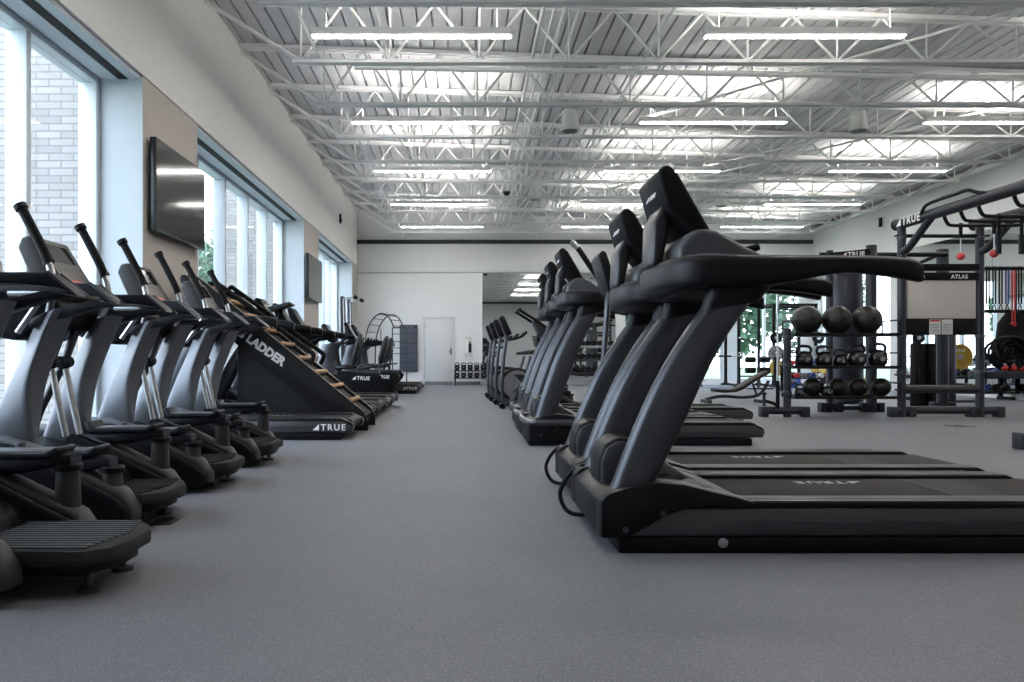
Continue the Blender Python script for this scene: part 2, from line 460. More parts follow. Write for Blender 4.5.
# bridging, conduits, pipes along and across
def run(name, label, cat, path, r, n=8, m='steelwhite'):
    o = MB().tube(path, r, n).build(name, M[m]); return tag(o, label, cat)
nm = {-1.82:'near the left wall', 2.3:'left of the middle row of lamps', 6.1:'right of the middle row of lamps', 9.8:'near the right wall'}
for x, wh in nm.items():
    run('bridging_bar', 'thin white bridging bar crossing under the joists ' + wh, 'bracing', [(x,YB+.1,BC+.085),(x,YF-.1,BC+.085)], .02, 4)
for x, wh, zz in ((-1.1,'over the left lamps',-.13), (4.2,'over the middle lamps',-.13), (8.4,'over the far right lamps',-.13)):
    run('bridging_bar', 'thin white bridging bar under the roof deck ' + wh, 'bracing', [(x,YB+.1,roof_z(x)+zz),(x,YF-.1,roof_z(x)+zz)], .018, 4)
for i, (x, r) in enumerate(((.95,.025),(1.08,.018),(1.2,.032),(1.36,.02))):
    run('conduit', 'grey conduit running lengthwise under the roof, %s from the left in its bundle' % ORD[i], 'conduit', [(x,YB+.1,4.95-.02*i),(x,YF-.1,4.95-.02*i)], r, 8, 'steelwhite')
run('sprinkler_pipe', 'long sprinkler pipe crossing the room above the nearest lamps', 'pipe', [(-1.48,10.42,4.80),(10.3,10.42,4.60)], .038, 10)
for i, (xa,ya,xb,yb) in enumerate(((2.9,12.4,8.2,6.8),(5.0,16.5,9.6,11.0),(2.6,18.5,6.4,14.3))):
    run('cross_brace', 'slanting white brace rod among the joists, %s from the lamps nearest' % ORD[i], 'bracing', [(xa,ya,4.72),(xb,yb,4.86)], .02, 6)

# lamps
lamp = thing('linear_lamp', '', 'lamp', group='suspended linear lamps')
MB().prism([(-.06,0.02),(-.045,.0),(.045,.0),(.06,.02),(.06,.085),(-.06,.085)], -1.17, 1.17, 'x').build('housing', M['offwhite'], lamp, smooth=0)
MB().box(-1.16,1.16,-.044,.044,-.008,.0).build('diffuser', M['lamp'], lamp, smooth=0)
MB().box(-1.16,1.16,-.040,.040,.085,.088).build('uplight', M['lampup'], lamp, smooth=0)
for x in (-1.0, 1.0):
    MB().tube([(x,0,.08),(x,0,.44)], .006, 5).build('suspension_cable', M['steelwhite'], lamp, smooth=0)
LC = ['over the cardio aisle', 'over the treadmills', 'over the strength area']
first = True
ys = [2.5, 5.7, 8.9, 12.15, 15.3, 18.6, 21.75]
for j, x in enumerate((-.60, 4.00, 8.55)):
    for k, y in enumerate(ys):
        lab = 'white linear lamp %s, %s from the far wall' % (LC[j], ORD[len(ys)-1-k])
        if first: lamp.location = (x,y,4.58); lamp['label'] = lab; first = False
        else: dup(lamp, (x,y,4.58), lab)
# pendant speakers and dome camera
sp = thing('pendant_speaker', 'white pendant speaker above the nearest treadmills', 'speaker', (1.76,12.5,4.55), group='pendant speakers')
MB().lathe([(0,0),(.11,0),(.15,.0),(.155,.02),(.115,.30),(.09,.34),(0,.34)]).build('speaker_body', M['offwhite'], sp)
MB().lathe([(0,-.006),(.125,-.006),(.125,.0),(0,.0)]).build('grille', M['greyrub'], sp)
MB().tube([(0,0,.34),(0,0,.85)], .01, 6).build('drop_rod', M['steelwhite'], sp)
dup(sp, (6.5,12.5,4.55), 'white pendant speaker above the whiteboard rig')
dup(sp, (1.76,18.6,4.7), 'smaller looking pendant speaker far down the room over the treadmills')
dup(sp, (6.6,19.4,4.7), 'smaller looking pendant speaker far down the room over the strength area')
o = thing('dome_camera', 'small black dome camera hanging under the joists', 'camera', (.92,16,4.3))
MB().lathe([(0,-.07),(.05,-.055),(.08,-.01),(.085,.02),(.0,.03)]).build('dome', M['gloss'], o)
MB().tube([(0,0,.02),(0,0,.7)], .012, 6).build('drop_rod', M['steelwhite'], o)
for (x, y, z, nx, lb) in ((XL, 20.3, 3.4+1.15, 1, 'small black sensor high on the left wall'), (XR, 19.8, 4.36, -1, 'small black sensor high on the right wall')):
    t = thing('wall_sensor', lb, 'sensor', (x, y, z))
    MB().box(0 if nx>0 else -.05, .05 if nx>0 else 0, -.06, .06, -.12, .12).build('sensor_body', M['black'], t, bevel=.012)
    MB().ball((.05*nx,0,-.04), .025, 10).build('lens', M['gloss'], t)

# TVs
def tv(y0, y1, z0, z1, lab):
    t = thing('wall_television', lab, 'television', (XL, (y0+y1)/2, (z0+z1)/2), group='wall televisions')
    hy, hz = (y1-y0)/2, (z1-z0)/2
    MB().box(.035,.10,-hy,hy,-hz,hz).build('casing', M['gloss'], t, bevel=.006)
    MB().box(.10,.102,-hy+.015,hy-.015,-hz+.022,hz-.015).build('screen', M['screen'], t, smooth=0)
    MB().box(0,.036,-.3,.3,-.25,.25).build('wall_bracket', M['black'], t)
tv(7.92, 9.42, 2.14, 3.12, 'large wall television nearest, on the pier between the first two window bays')
tv(15.75, 17.25, 2.06, 3.0, 'smaller looking wall television on the far pier by the last window bay')

# things in the floor
t = thing('floor_outlet', 'small dark floor outlet beside the second elliptical step', 'outlet', (-1.47,3.75,0))
MB().box(-.06,.06,-.09,.09,0,.006).build('cover_plate', M['graphite'], t, bevel=.002)
MB().box(-.035,.035,-.06,.06,.006,.008).build('lid', M['black'], t)
t = thing('floor_outlet', 'round dark floor outlet cover in front of the whiteboard rig', 'outlet', (5.95,9.1,0))
MB().lathe([(0,0),(.16,0),(.155,.006),(0,.006)], n=24).build('cover_plate', M['graphite'], t)
MB().lathe([(0,.006),(.07,.006),(.07,.009),(0,.009)], n=20).build('lid', M['black'], t)

# outdoors
struct(MB().box(-7.5, XL-.7, -30, 40, -.5, -.10).build('path', mat('concrete_path', (.36,.355,.35), .9, var=.1), smooth=0))  # pavement strip added to cut the green bounce light from the lawn
struct(MB().box(-60, 60, -30, 90, -.5, -.16).build('lawn', M['grass'], smooth=0))
for k, (a, b) in enumerate(((8.0, 9.3), (15.95, 17.2), (22.8, 24.2))):
    o = MB().box(-6.4 if k == 0 else -5.15, XL-.66, a, b, -.2, 7).build('brick_fin', M['brick'], smooth=0)
    o['kind'] = 'structure'
def tree():
    t = thing('tree', '', 'tree', group='trees outside the windows')
    MB().tube([(0,0,-.3),(.1,0,1.5),(0,.1,3.0),(.15,0,4.6)], [.22,.17,.13,.06]).build('trunk', M['bark'], t)
    f = MB()
    for i in range(2600):
        a, b = random.uniform(0,2*PI), random.uniform(-1,1); r = random.uniform(.45,1)**.5
        q = math.sqrt(1-b*b)
        c = Vector((2.2*r*q*math.cos(a), 2.2*r*q*math.sin(a), 3.9 + 2.9*r*b))
        u = Vector((random.gauss(0,1),random.gauss(0,1),random.gauss(0,1))).normalized(); w = u.orthogonal().normalized()
        s = random.uniform(.10,.22)
        f.add([c-u*s, c+w*s*.6, c+u*s, c-w*s*.6], [(0,1,2,3)])
    f.build('foliage', M['leaf'], t, smooth=0)
    return t
tr = tree()
TP = [(-13,36,'outside the second left window bay'),(-8.6,30,'nearest outside the second left window bay'),(-12,45,'farthest outside the second left window bay'),(5.4,33,'outside the far window behind the barbell'),(10.5,30,'outside the far window behind the plates'),(15.2,33,'outside the far corner window'),(20,28,'outside the right corner window'),(9,39,'behind the others outside the far window')]
for i, (x, y, wh) in enumerate(TP):
    l = 'green leafy tree ' + wh
    if i == 0: tr.location = (x,y,-.2); tr['label'] = l
    else: dup(tr, (x,y,-.2), l, rotz=i*1.3)
# ------------------------------------------------------------------ treadmill
def treadmill(L=2.22, rise=0.0):
    """front at x=0, user end at x=L, centre y=0"""
    t = thing('treadmill', '', 'treadmill')
    def lift(x, y, z):
        if not rise or z < .25: return (x, y, z)
        return (x, y, z + rise*min(1, (z-.25)/.8))
    def B(mb, *a, **k): return mb.map(lift).build(*a, **k)
    for s in (-1, 1):
        a, b = sorted((s*.425, s*.30))
        sr = B(MB().prism([(.10,.07),(.20,.185),(L-.10,.185),(L,.13),(L-.02,.075),(.3,.07)], a, b), 'side_rail', M['siderail'], t, bevel=.008)
        MB().prism([(.5,.118),(.62,.135),(L-.30,.135),(L-.1,.112),(L-.1,.105),(L-.3,.125),(.62,.125),(.5,.110)], min(s*.425,s*.432), max(s*.425,s*.432)).build('trim_line', M['char'], sr)
        fr = MB().prism([(.45,.18),(.45,.215),(L-.13,.215),(L-.02,.165),(L-.0,.135),(L-.05,.13),(L-.13,.18)], min(s*.42,s*.285), max(s*.42,s*.285)).build('foot_rail', M['black'], t, bevel=.008)
        MB().box(.62, L-.26, min(s*.424,s*.40), max(s*.424,s*.40), .207, .2165).build('edge_strip', M['graphite'], fr)
    MB().box(.07, L-.12, -.43, .43, 0.0, .068).build('base_frame', M['softblack'], t, bevel=.012)
    MB().box(.40, L-.05, -.288, .288, .10, .196).build('belt', M['belt'], t, bevel=.006)
    bt = t.children[-1]
    lettering('TRUE', (1.22,.16,.1975), (-1,0,0), (0,-1,0), .088, .001, True, 1.25).build('belt_logo', M['inkgrey'], bt, smooth=0)
    MB().box(1.60, 1.86, -.27, .27, .1955, .1972).build('dark_patch', M['rubber'], bt, smooth=0)  # darker rectangular patch on the belt, toward the user end
    MB().tube([(L-.07,-.29,.15),(L-.07,.29,.15)], .05, 12).build('rear_roller', M['black'], t)
    # motor hood
    B(MB().prism([(0,.065),(0,.205),(.06,.245),(.45,.262),(.62,.21),(.62,.195),(.36,.19),(.26,.155),(.11,.065)], -.33, .33), 'motor_hood', M['black'], t, bevel=.012)
    for s in (-1, 1):
        hs = MB().prism([(0,.065),(0,.215),(.03,.245),(.122,.277),(.245,.292),(.34,.285),(.433,.262),(.55,.235),(.632,.212),(.632,.195),(.36,.19),(.265,.155),(.19,.11),(.11,.065)], min(s*.295,s*.435), max(s*.295,s*.435)).build('hood_flank', M['black'], t, bevel=.010)
        for x, z in ((.10,.10),(.255,.165)):
            MB().lathe([(0,s*.435),(.013,s*.435),(.013,s*.438),(0,s*.439)], (x,0,z), 'y', 10).build('bolt', M['char'], hs)
    mc = MB().prism([(.05,.20),(.05,.34),(.075,.405),(.13,.438),(.20,.43),(.28,.38),(.42,.29),(.55,.22),(.5,.2)], -.125, .125).build('motor_cover', M['cover'], t, bevel=.06, seg=4)
    cp = MB().prism([(.044,.24),(.044,.345),(.070,.412),(.128,.446),(.205,.438),(.235,.41),(.165,.395),(.13,.35),(.12,.24)], -.118, .118).build('cover_cap', M['black'], mc, bevel=.05, seg=4)
    for s in (-1, 1):
        for i in range(3):
            z = .285 + .038*i
            MB().prism([(.18,z-.02),(.36-.05*i,z-.012),(.36-.05*i,z),(.18,z-.008)], min(s*.124,s*.1275), max(s*.124,s*.1275)).build('vent_slot', M['dark'], mc, smooth=0)
    MB().lathe([(0,-.42),(.020,-.42),(.020,-.436),(.008,-.438),(.0,-.438)], (.50,0,.045), 'y', 14).build('transport_wheel', M['silver'], t)
    for s in (-1,1):
        MB().lathe([(0,0),(.04,0),(.04,.02),(0,.02)], (.3,s*.33,0), n=10).build('levelling_foot', M['black'], t)
    # uprights
    prof = spline([(.118,.20,.095),(.152,.275,.098),(.205,.40,.105),(.271,.548,.112),(.346,.713,.112),(.44,.88,.110),(.553,1.04,.112),(.59,1.08,.11)], 3)
    for s in (-1, 1):
        secs = []
        for i, (x, z, w) in enumerate(prof):
            secs.append(((x, s*.335, z), (w, 0, w*.22), (0, .058, 0)))
        B(MB().section(secs, 18, 2.6), 'upright', M['char'], t, smooth=50)
        B(MB().section([((.555,s*.335,1.02),(.118,0,.02),(0,.064,0)), ((.60,s*.335,1.10),(.135,0,.01),(0,.07,0)), ((.62,s*.335,1.16),(.16,0,0),(0,.07,0))], 18, 3), 'collar', M['black'], t)
    # handrail: one U sweep
    half = spline([(1.335,-.385,1.195,1.120,.026),(1.29,-.388,1.212,1.128,.034),(1.18,-.392,1.222,1.145,.038),(1.0,-.40,1.224,1.155,.040),(.78,-.405,1.224,1.115,.046),(.62,-.405,1.226,1.095,.052),(.50,-.385,1.232,1.093,.058),(.41,-.325,1.238,1.094,.062),(.368,-.19,1.240,1.092,.062),(.356,0,1.240,1.092,.062)], 4)
    full = half + [(a,-b,c,d,e) for a,b,c,d,e in half[-2::-1]]
    rs = []
    for i, (x, y, zt, zb, w) in enumerate(full):
        p, q = full[max(i-1,0)], full[min(i+1,len(full)-1)]
        d = Vector((q[0]-p[0], q[1]-p[1], 0)).normalized(); nrm = Vector((d.y,-d.x,0))
        rs.append(((x,y,(zt+zb)/2), nrm*w, (0,0,(zt-zb)/2)))
    hr = B(MB().section(rs, 16, 4), 'handrail', M['black'], t, smooth=60)
    B(MB().tube([(a+.002,b,c+.001) for a,b,c,d,e in full], .006, 6), 'rail_seam', M['char'], hr)
    B(MB().prism([(.38,1.20),(.385,1.135),(.42,1.095),(.48,1.082),(.60,1.085),(.72,1.125),(.74,1.20)], -.36, .36), 'console_tray', M['black'], t, bevel=.03, seg=3)
    B(MB().prism([(.36,1.20),(.37,1.29),(.405,1.345),(.46,1.37),(.53,1.36),(.66,1.29),(.84,1.20)], -.27, .27), 'cowl', M['cover'], t, bevel=.03, seg=3)
    B(MB().prism([(.290,1.22),(.335,1.22),(.385,1.47),(.335,1.50),(.298,1.42)], -.115, .115), 'console_neck', M['graphite'], t, bevel=.02, seg=3)
    cs = B(MB().prism([(.296,1.625),(.315,1.655),(.345,1.660),(.372,1.635),(.538,1.345),(.520,1.325),(.47,1.345),(.355,1.458),(.338,1.475)], -.195, .195), 'console', M['softblack'], t, bevel=.014, seg=3)
    B(MB().prism([(.381,1.632),(.539,1.356),(.541,1.357),(.383,1.633)], -.17, .17), 'screen', M['screen'], cs, smooth=0)
    B(lettering('TRUE', (.312,0,1.555), (0,-1,0), (.26,0,.97), .047, .003, True), 'console_logo', M['white'], cs, smooth=0)
    for s in (-1, 1):
        B(MB().tube([(.60,s*.20,1.20),(.68,s*.20,1.275),(.735,s*.20,1.295)], [.02,.02,.016]), 'grip', M['gloss'], t)
    B(MB().box(.50,.56,-.05,.05,1.24,1.275), 'stop_button', M['red'], t, bevel=.01)
    if rise:
        MB().box(-.01, .42, -.43, .43, .0, .20).build('lift_base', M['softblack'], t, bevel=.02)
        MB().tube(spline([(.40,-.44,.215),(.12,-.45,.215),(.0,-.40,.215),(-.03,0,.215),(.0,.40,.215),(.12,.45,.215),(.40,.44,.215)],5), .03, 8).build('bumper_bar', M['char'], t)
        for s in (-1, 1):
            gr = MB().tube(spline([(.68,s*.36,1.40),(.655,s*.36,1.53),(.56,s*.36,1.67),(.46,s*.36,1.82),(.40,s*.36,1.88)],5), .026, 10).build('climbing_grip', M['softblack'], t)
            MB().tube([(.45,s*.36,1.832),(.40,s*.36,1.882),(.385,s*.36,1.892)], .029, 10).build('grip_end_cap', M['silver'], gr)
        lettering('ALPINE', (.62,-.434,.13), (1,0,0), (0,0,1), .07, .002).build('model_lettering', M['white'], t, smooth=0)
    return t

def place(o, x, y, label, group=None):
    o.location = (x, y, 0); o['label'] = label
    if group: o['group'] = group
TG = 'treadmills lining the right of the aisle'
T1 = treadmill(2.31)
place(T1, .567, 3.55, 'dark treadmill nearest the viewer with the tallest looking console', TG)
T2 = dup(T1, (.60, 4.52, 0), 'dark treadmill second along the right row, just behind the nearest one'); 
def cord(t, nm):
    MB().tube(spline([(.06,.36,.225),(.02,.40,.225),(-.03,.40,.18),(-.065,.38,.11),(-.05,.36,.045),(-.01,.33,.012),(.07,.30,.010)], 6), .011, 8).build('power_cord', M['softblack'], t)
    MB().tube([(.06,.35,.21),(.05,.36,.26)], .018, 8).build('plug', M['black'], t.children[-1])
cord(T1, 1); cord(T2, 2)
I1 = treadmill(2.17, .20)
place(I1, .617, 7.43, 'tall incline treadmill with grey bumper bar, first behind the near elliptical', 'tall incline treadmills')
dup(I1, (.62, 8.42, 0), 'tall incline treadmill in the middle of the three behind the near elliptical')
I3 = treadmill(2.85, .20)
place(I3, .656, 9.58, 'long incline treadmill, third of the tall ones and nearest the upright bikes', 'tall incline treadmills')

# left row treadmills (their fronts face the windows)
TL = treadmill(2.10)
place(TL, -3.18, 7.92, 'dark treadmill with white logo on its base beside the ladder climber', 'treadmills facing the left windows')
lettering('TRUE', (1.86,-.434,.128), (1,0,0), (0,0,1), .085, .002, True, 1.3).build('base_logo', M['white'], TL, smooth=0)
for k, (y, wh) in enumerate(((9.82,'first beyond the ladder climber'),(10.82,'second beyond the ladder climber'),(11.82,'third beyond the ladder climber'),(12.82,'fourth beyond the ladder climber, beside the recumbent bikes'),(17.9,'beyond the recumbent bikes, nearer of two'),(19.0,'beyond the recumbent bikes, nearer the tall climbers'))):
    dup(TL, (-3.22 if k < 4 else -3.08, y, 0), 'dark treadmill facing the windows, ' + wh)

# ------------------------------------------------------------------ elliptical
def elliptical(front=.42, step_len=0., reach=0., tray=True, rail0=.38):
    t = thing('elliptical_trainer', '', 'elliptical trainer')
    MB().prism([(front,.04),(front,.20),(front+.05,.30),(.85,.40),(1.12,.33),(1.30,.22),(1.36,.10),(1.34,.04)], -.20, .20).build('centre_cover', M['black'], t, bevel=.03, seg=3)
    for s in (-1, 1):
        a, b = sorted((s*.20, s*.355))
        h = MB().prism([(front,.035),(front,.20),(front+.05,.33),(front+.16,.405),(.80,.43),(.98,.415),(1.15,.345),(1.33,.245),(1.46,.18),(1.525,.12),(1.53,.075),(1.48,.035)], a, b).build('track_housing', M['black'], t, bevel=.03, seg=3)
        c, d = sorted((s*.225, s*.335))
        MB().section([((1.10,s*.28,.36),(0,.05,0),(.012,0,.016)),((1.22,s*.28,.305),(0,.06,0),(.012,0,.024)),((1.36,s*.28,.236),(0,.062,0),(.014,0,.026)),((1.47,s*.28,.180),(0,.062,0),(.02,0,.024)),((1.525,s*.28,.11),(0,.06,0),(.022,0,.01)),((1.53,s*.28,.06),(0,.055,0),(.02,0,.004))], 14, 2.4).build('housing_ridge', M['housing'], h, smooth=60)
        MB().section([((front+.10,s*.28,.36),(0,.05,0),(.01,0,.02)),((.72,s*.28,.425),(0,.062,0),(0,0,.028)),((.95,s*.28,.425),(0,.062,0),(.005,0,.028)),((1.16,s*.28,.345),(0,.045,0),(.012,0,.015))], 14, 2.4).build('front_ridge', M['padgrey'], h, smooth=60)
        for x in (front+.1, 1.40):
            f = MB().lathe([(0,0),(.035,0),(.035,.014),(.012,.018),(.012,.05),(0,.05)], (x,s*.28,0), n=12)
            f.build('levelling_foot', M['char'], t)
    U = .325          # the upper frame stands this far back on the base
    sh = lambda x, y, z: (x+U, y, z)
    # masts
    for s in (-1, 1):
        ks = [(.585,.24,.13,-26),(.605,.36,.118,-22),(.635,.50,.095,-4),(.685,.67,.076,24),(.75,.83,.070,34),(.805,.96,.080,38),(.83,1.01,.085,38)]
        secs = []
        for x, z, h, an in spline(ks, 3):
            c, n = math.cos(math.radians(an)), math.sin(math.radians(an))
            secs.append(((x,s*.25,z),(h*c,-h*n,.02*h/.1),(.056*n,.056*c,0)))
        MB().section(secs, 20, 7).map(sh).build('mast', M['mast'], t, smooth=30)
    # rails with their brackets
    for s in (-1, 1):
        a, b = sorted((s*.255, s*.355))
        r = MB().prism([(rail0,1.145),(rail0+.02,1.07),(.62,1.10),(.88,1.10),(1.07,1.085),(1.145,1.05),(1.125,1.077),(1.03,1.145)], a, b).map(sh).build('handrail', M['navy'], t, bevel=.016, seg=3)
        for yy in (a-.001, b+.001):
            MB().tube([(1.032,yy,1.146),(1.143,yy,1.054)], .007, 6).map(sh).build('end_trim', M['char'], r)
        MB().prism([(1.14,1.047),(1.03,1.035),(.87,.985),(.74,.94),(.72,.975),(.84,1.03),(1.03,1.072)], min(s*.245,s*.315), max(s*.245,s*.315)).map(sh).build('rail_bracket', M['navy'], r, bevel=.005)
        yl = -.345 if s < 0 else .225
        MB().tube(spline([(.66,yl,1.098),(.79,yl,1.098),(.812,yl,1.085),(.77,yl,1.02),(.70,yl,.92)],4), .014, 8).map(sh).build('support_loop', M['silver'], r)
    MB().prism([(rail0-.02,1.13),(rail0-.02,1.01),(rail0+.07,.91),(.62,.885),(.76,.95),(.82,1.05),(.78,1.13)] if tray else [(.62,1.13),(.62,1.0),(.7,.93),(.78,.95),(.82,1.05),(.78,1.13)], -.22, .22).map(sh).build('console_tray', M['black'], t, bevel=.03, seg=3)
    cs = MB().prism([(.590,1.335),(.610,1.385),(.66,1.395),(.845,1.10),(.80,1.075),(.70,1.09)], -.165, .165).map(sh).build('console', M['shell'], t, bevel=.014, seg=3)
    sc = MB().prism([(.666,1.386),(.838,1.112),(.841,1.114),(.669,1.388)], -.145, .145).map(sh).build('console_face', M['greyscreen'], cs, smooth=0)
    MB().prism([(.684,1.364),(.738,1.278),(.740,1.279),(.686,1.365)], -.10, .10).map(sh).build('display', M['screen'], sc, smooth=0)
    MB().prism([(.793,1.190),(.800,1.179),(.802,1.180),(.795,1.191)], -.09, .05).map(sh).build('red_button_row', M['red'], sc, smooth=0)
    # arms
    for s, ph in ((-1, 0), (1, 1)):
        y = s*.275
        p = spline([(.680-reach,y,1.495),(.738-reach*.6,y,1.385),(.79-reach*.25,y,1.28),(.818,y,1.19),(.82,y,1.10),(.79,y*.9,1.02)], 4)
        k = 10
        ha = MB().tube(p[k-3:], .017, 10).map(sh).build('arm_tube', M['silver'], t)
        g = p[:k]
        MB().tube(g, .022, 12).map(sh).build('grip', M['softblack'], ha)
        MB().tube([g[0],(g[0][0]-.012,y,g[0][2]+.020)], .030, 12).map(sh).build('grip_end_cap', M['black'], ha)
        MB().tube([g[-1],(g[-1][0]+.008,y,g[-1][2]-.014)], .026, 12).map(sh).build('grip_collar', M['black'], ha)
        yc = s*.065
        MB().tube([(.76,yc,.95),(.695,yc,.78),(.575,yc,.54),(.54,yc,.44)], .021, 10).map(sh).build('lower_arm', M['char'], t)
        MB().ball((.695,yc,.78), .036, 14).tube([(.695,yc-.05,.785),(.695,yc+.05,.785)], .030, 12).map(sh).build('pivot_knuckle', M['black'], t)
        MB().tube([(.70,yc,.77),(.735,yc,.60),(.775,yc,.42)], .016, 10).map(sh).build('link_rod', M['silver'], t)
        # pedal arm reaching back to its roller post
        if ph: A, Bq = (1.06,.375), (1.43,.405)
        else: A, Bq = (1.06,.345), (1.40,.325)
        pa = MB().section([((A[0]-.08,y,A[1]),(0,.03,0),(0,0,.022)),((A[0]+.1,y,A[1]+.01),(0,.045,0),(0,0,.034)),((Bq[0]-.18,y,Bq[1]-.02),(0,.05,0),(0,0,.040)),((Bq[0]-.02,y,Bq[1]),(0,.05,0),(0,0,.032)),((Bq[0]+.03,y,Bq[1]),(0,.044,0),(0,0,.022))], 14, 3.5).build('pedal_arm', M['navy'], t, smooth=45)
        px, pz = (1.24,.415) if ph else (1.20,.36)
        pd = MB().prism([(px-.19,pz+.05),(px-.17,pz-.005),(px+.16,pz-.005),(px+.19,pz+.03),(px+.18,pz+.045),(px+.13,pz+.02),(px-.14,pz+.02),(px-.16,pz+.06)], y-.075, y+.075).build('pedal', M['navy'], t, bevel=.01)
        MB().box(px-.13,px+.12,y-.062,y+.062,pz+.018,pz+.026).build('pedal_pad', M['padgrey'], pd, bevel=.004)
        rp = MB().lathe([(0,0),(.050,0),(.042,Bq[1]-.24),(.0,Bq[1]-.24)], (1.425,s*.28,.20), n=16).build('roller_post', M['housing'], t)
        MB().lathe([(0,0),(.054,.0),(.056,.022),(.05,.030),(0,.030)], (1.425,s*.28,Bq[1]-.048), n=18).build('post_cap', M['black'], rp)
    # rear step with ribs
    x0, x1 = 1.28, 1.63 + step_len
    zz = .165
    st = MB().prism([(x0,-.235),(x1-.09,-.235),(x1-.02,-.18),(x1,-.06),(x1,.10),(x1-.05,.20),(x1-.11,.235),(x0,.235)], zz-.055, zz, 'z').build('rear_step', M['rubber'], t, bevel=.012)
    rb = MB()
    n = 13
    for i in range(n):
        yy = -.205 + .41*i/(n-1)
        rb.box(x0+.02, x1-.045-abs(i-6.5)*.007, yy-.008, yy+.008, zz-.002, zz+.007)
    rb.build('tread_ribs', M['padgrey'] if step_len else M['rubber'], st, smooth=0)
    MB().prism([(x0,-.20),(x1-.11,-.20),(x1-.04,-.05),(x1-.04,.09),(x1-.12,.20),(x0,.20)], zz-.10, zz-.055, 'z').build('step_skirt', M['black'], st, bevel=.012)
    for s in (-1,1):
        MB().lathe([(0,0),(.04,0),(.04,.016),(.013,.02),(.013,zz-.09),(0,zz-.09)], (x1-.12,s*.13,0), n=12).build('levelling_foot', M['char'], t)
    return t
EG = 'ellipticals facing the left windows'
E0 = elliptical(.42, .20)
place(E0, -3.0, 2.75, 'elliptical nearest the viewer, with the widest pale ribbed rear step', EG)
E1 = elliptical()
place(E1, -3.05, 3.80, 'elliptical with its console against the brick seen through the window', EG)
dup(E1, (-3.05,4.85,0), 'elliptical whose console stands before the pale window jamb')
dup(E1, (-3.05,5.90,0), 'elliptical whose console stands below the nearest television')
RE = elliptical(.60, 0, .30, False, .62)
place(RE, .10, 11.1, 'far elliptical with long handles beyond the tall incline treadmills')

# ------------------------------------------------------------------ ladder climber
t = thing('ladder_climber', 'black slanted ladder climber with wooden rungs and white lettering', 'climbing machine', (0,8.85,0))
def band(y0, y1):
    return MB().prism([(-3.08,1.74),(-2.985,1.735),(-2.885,1.66),(-1.12,.215),(-1.06,.10),(-1.06,.0),(-1.34,.0),(-2.60,1.02),(-3.12,1.45)], y0, y1)
for y in (-.36, .33):
    p = band(y, y+.03).build('side_panel', M['panel'], t, bevel=.006)
    MB().prism([(-2.99,1.74),(-2.885,1.668),(-1.115,.222),(-1.108,.216),(-2.88,1.655),(-2.985,1.73)], y-.003, y+.033).build('edge_trim', M['edge'], p, smooth=0)
lp = t.children[0]
u = Vector((1,0,-.70)).normalized(); wv = Vector((.70,0,1)).normalized()
lettering('JACOBS LADDER', (-2.405,-.362,1.045), u, wv, .132, .002, False, 1.0, .05).build('panel_lettering', M['white'], lp, smooth=0)
MB().prism([(-2.53,.0),(-2.53,.96),(-1.34,.0)], -.33, .33).build('drive_housing', M['panel'], t, bevel=.006)
MB().prism([(-2.95,1.68),(-2.87,1.60),(-1.10,.16),(-1.12,.06),(-3.0,1.55)], -.32, .32).build('ladder_bed', M['softblack'], t, smooth=0)
for i in range(9):
    f = (i+.35)/9
    x, z = -2.90 + 1.76*f, 1.665 - 1.44*f
    MB().tube([(x,-.33,z+.005),(x,.33,z+.005)], .026, 10).build('rung', M['wood'], t)
for y in (-.31, .31):
    hr = MB().tube(spline([(-2.86,y,1.56),(-2.80,y,1.66),(-2.72,y,1.62),(-2.25,y,1.28),(-1.76,y,.92),(-1.68,y,.84),(-1.72,y,.74)],5), .026, 10).build('side_handrail', M['softblack'], t)
MB().prism([(-2.25,1.40),(-2.0,1.46),(-1.97,1.43),(-2.2,1.34)], -.11, .11).build('display', M['shell'], t, bevel=.01)
MB().tube([(-2.15,0,1.12),(-2.12,0,1.39)], .025).build('display_post', M['black'], t)
MB().box(-3.1,-2.5,-.33,.33,0,.05).build('base_frame', M['softblack'], t, bevel=.008)

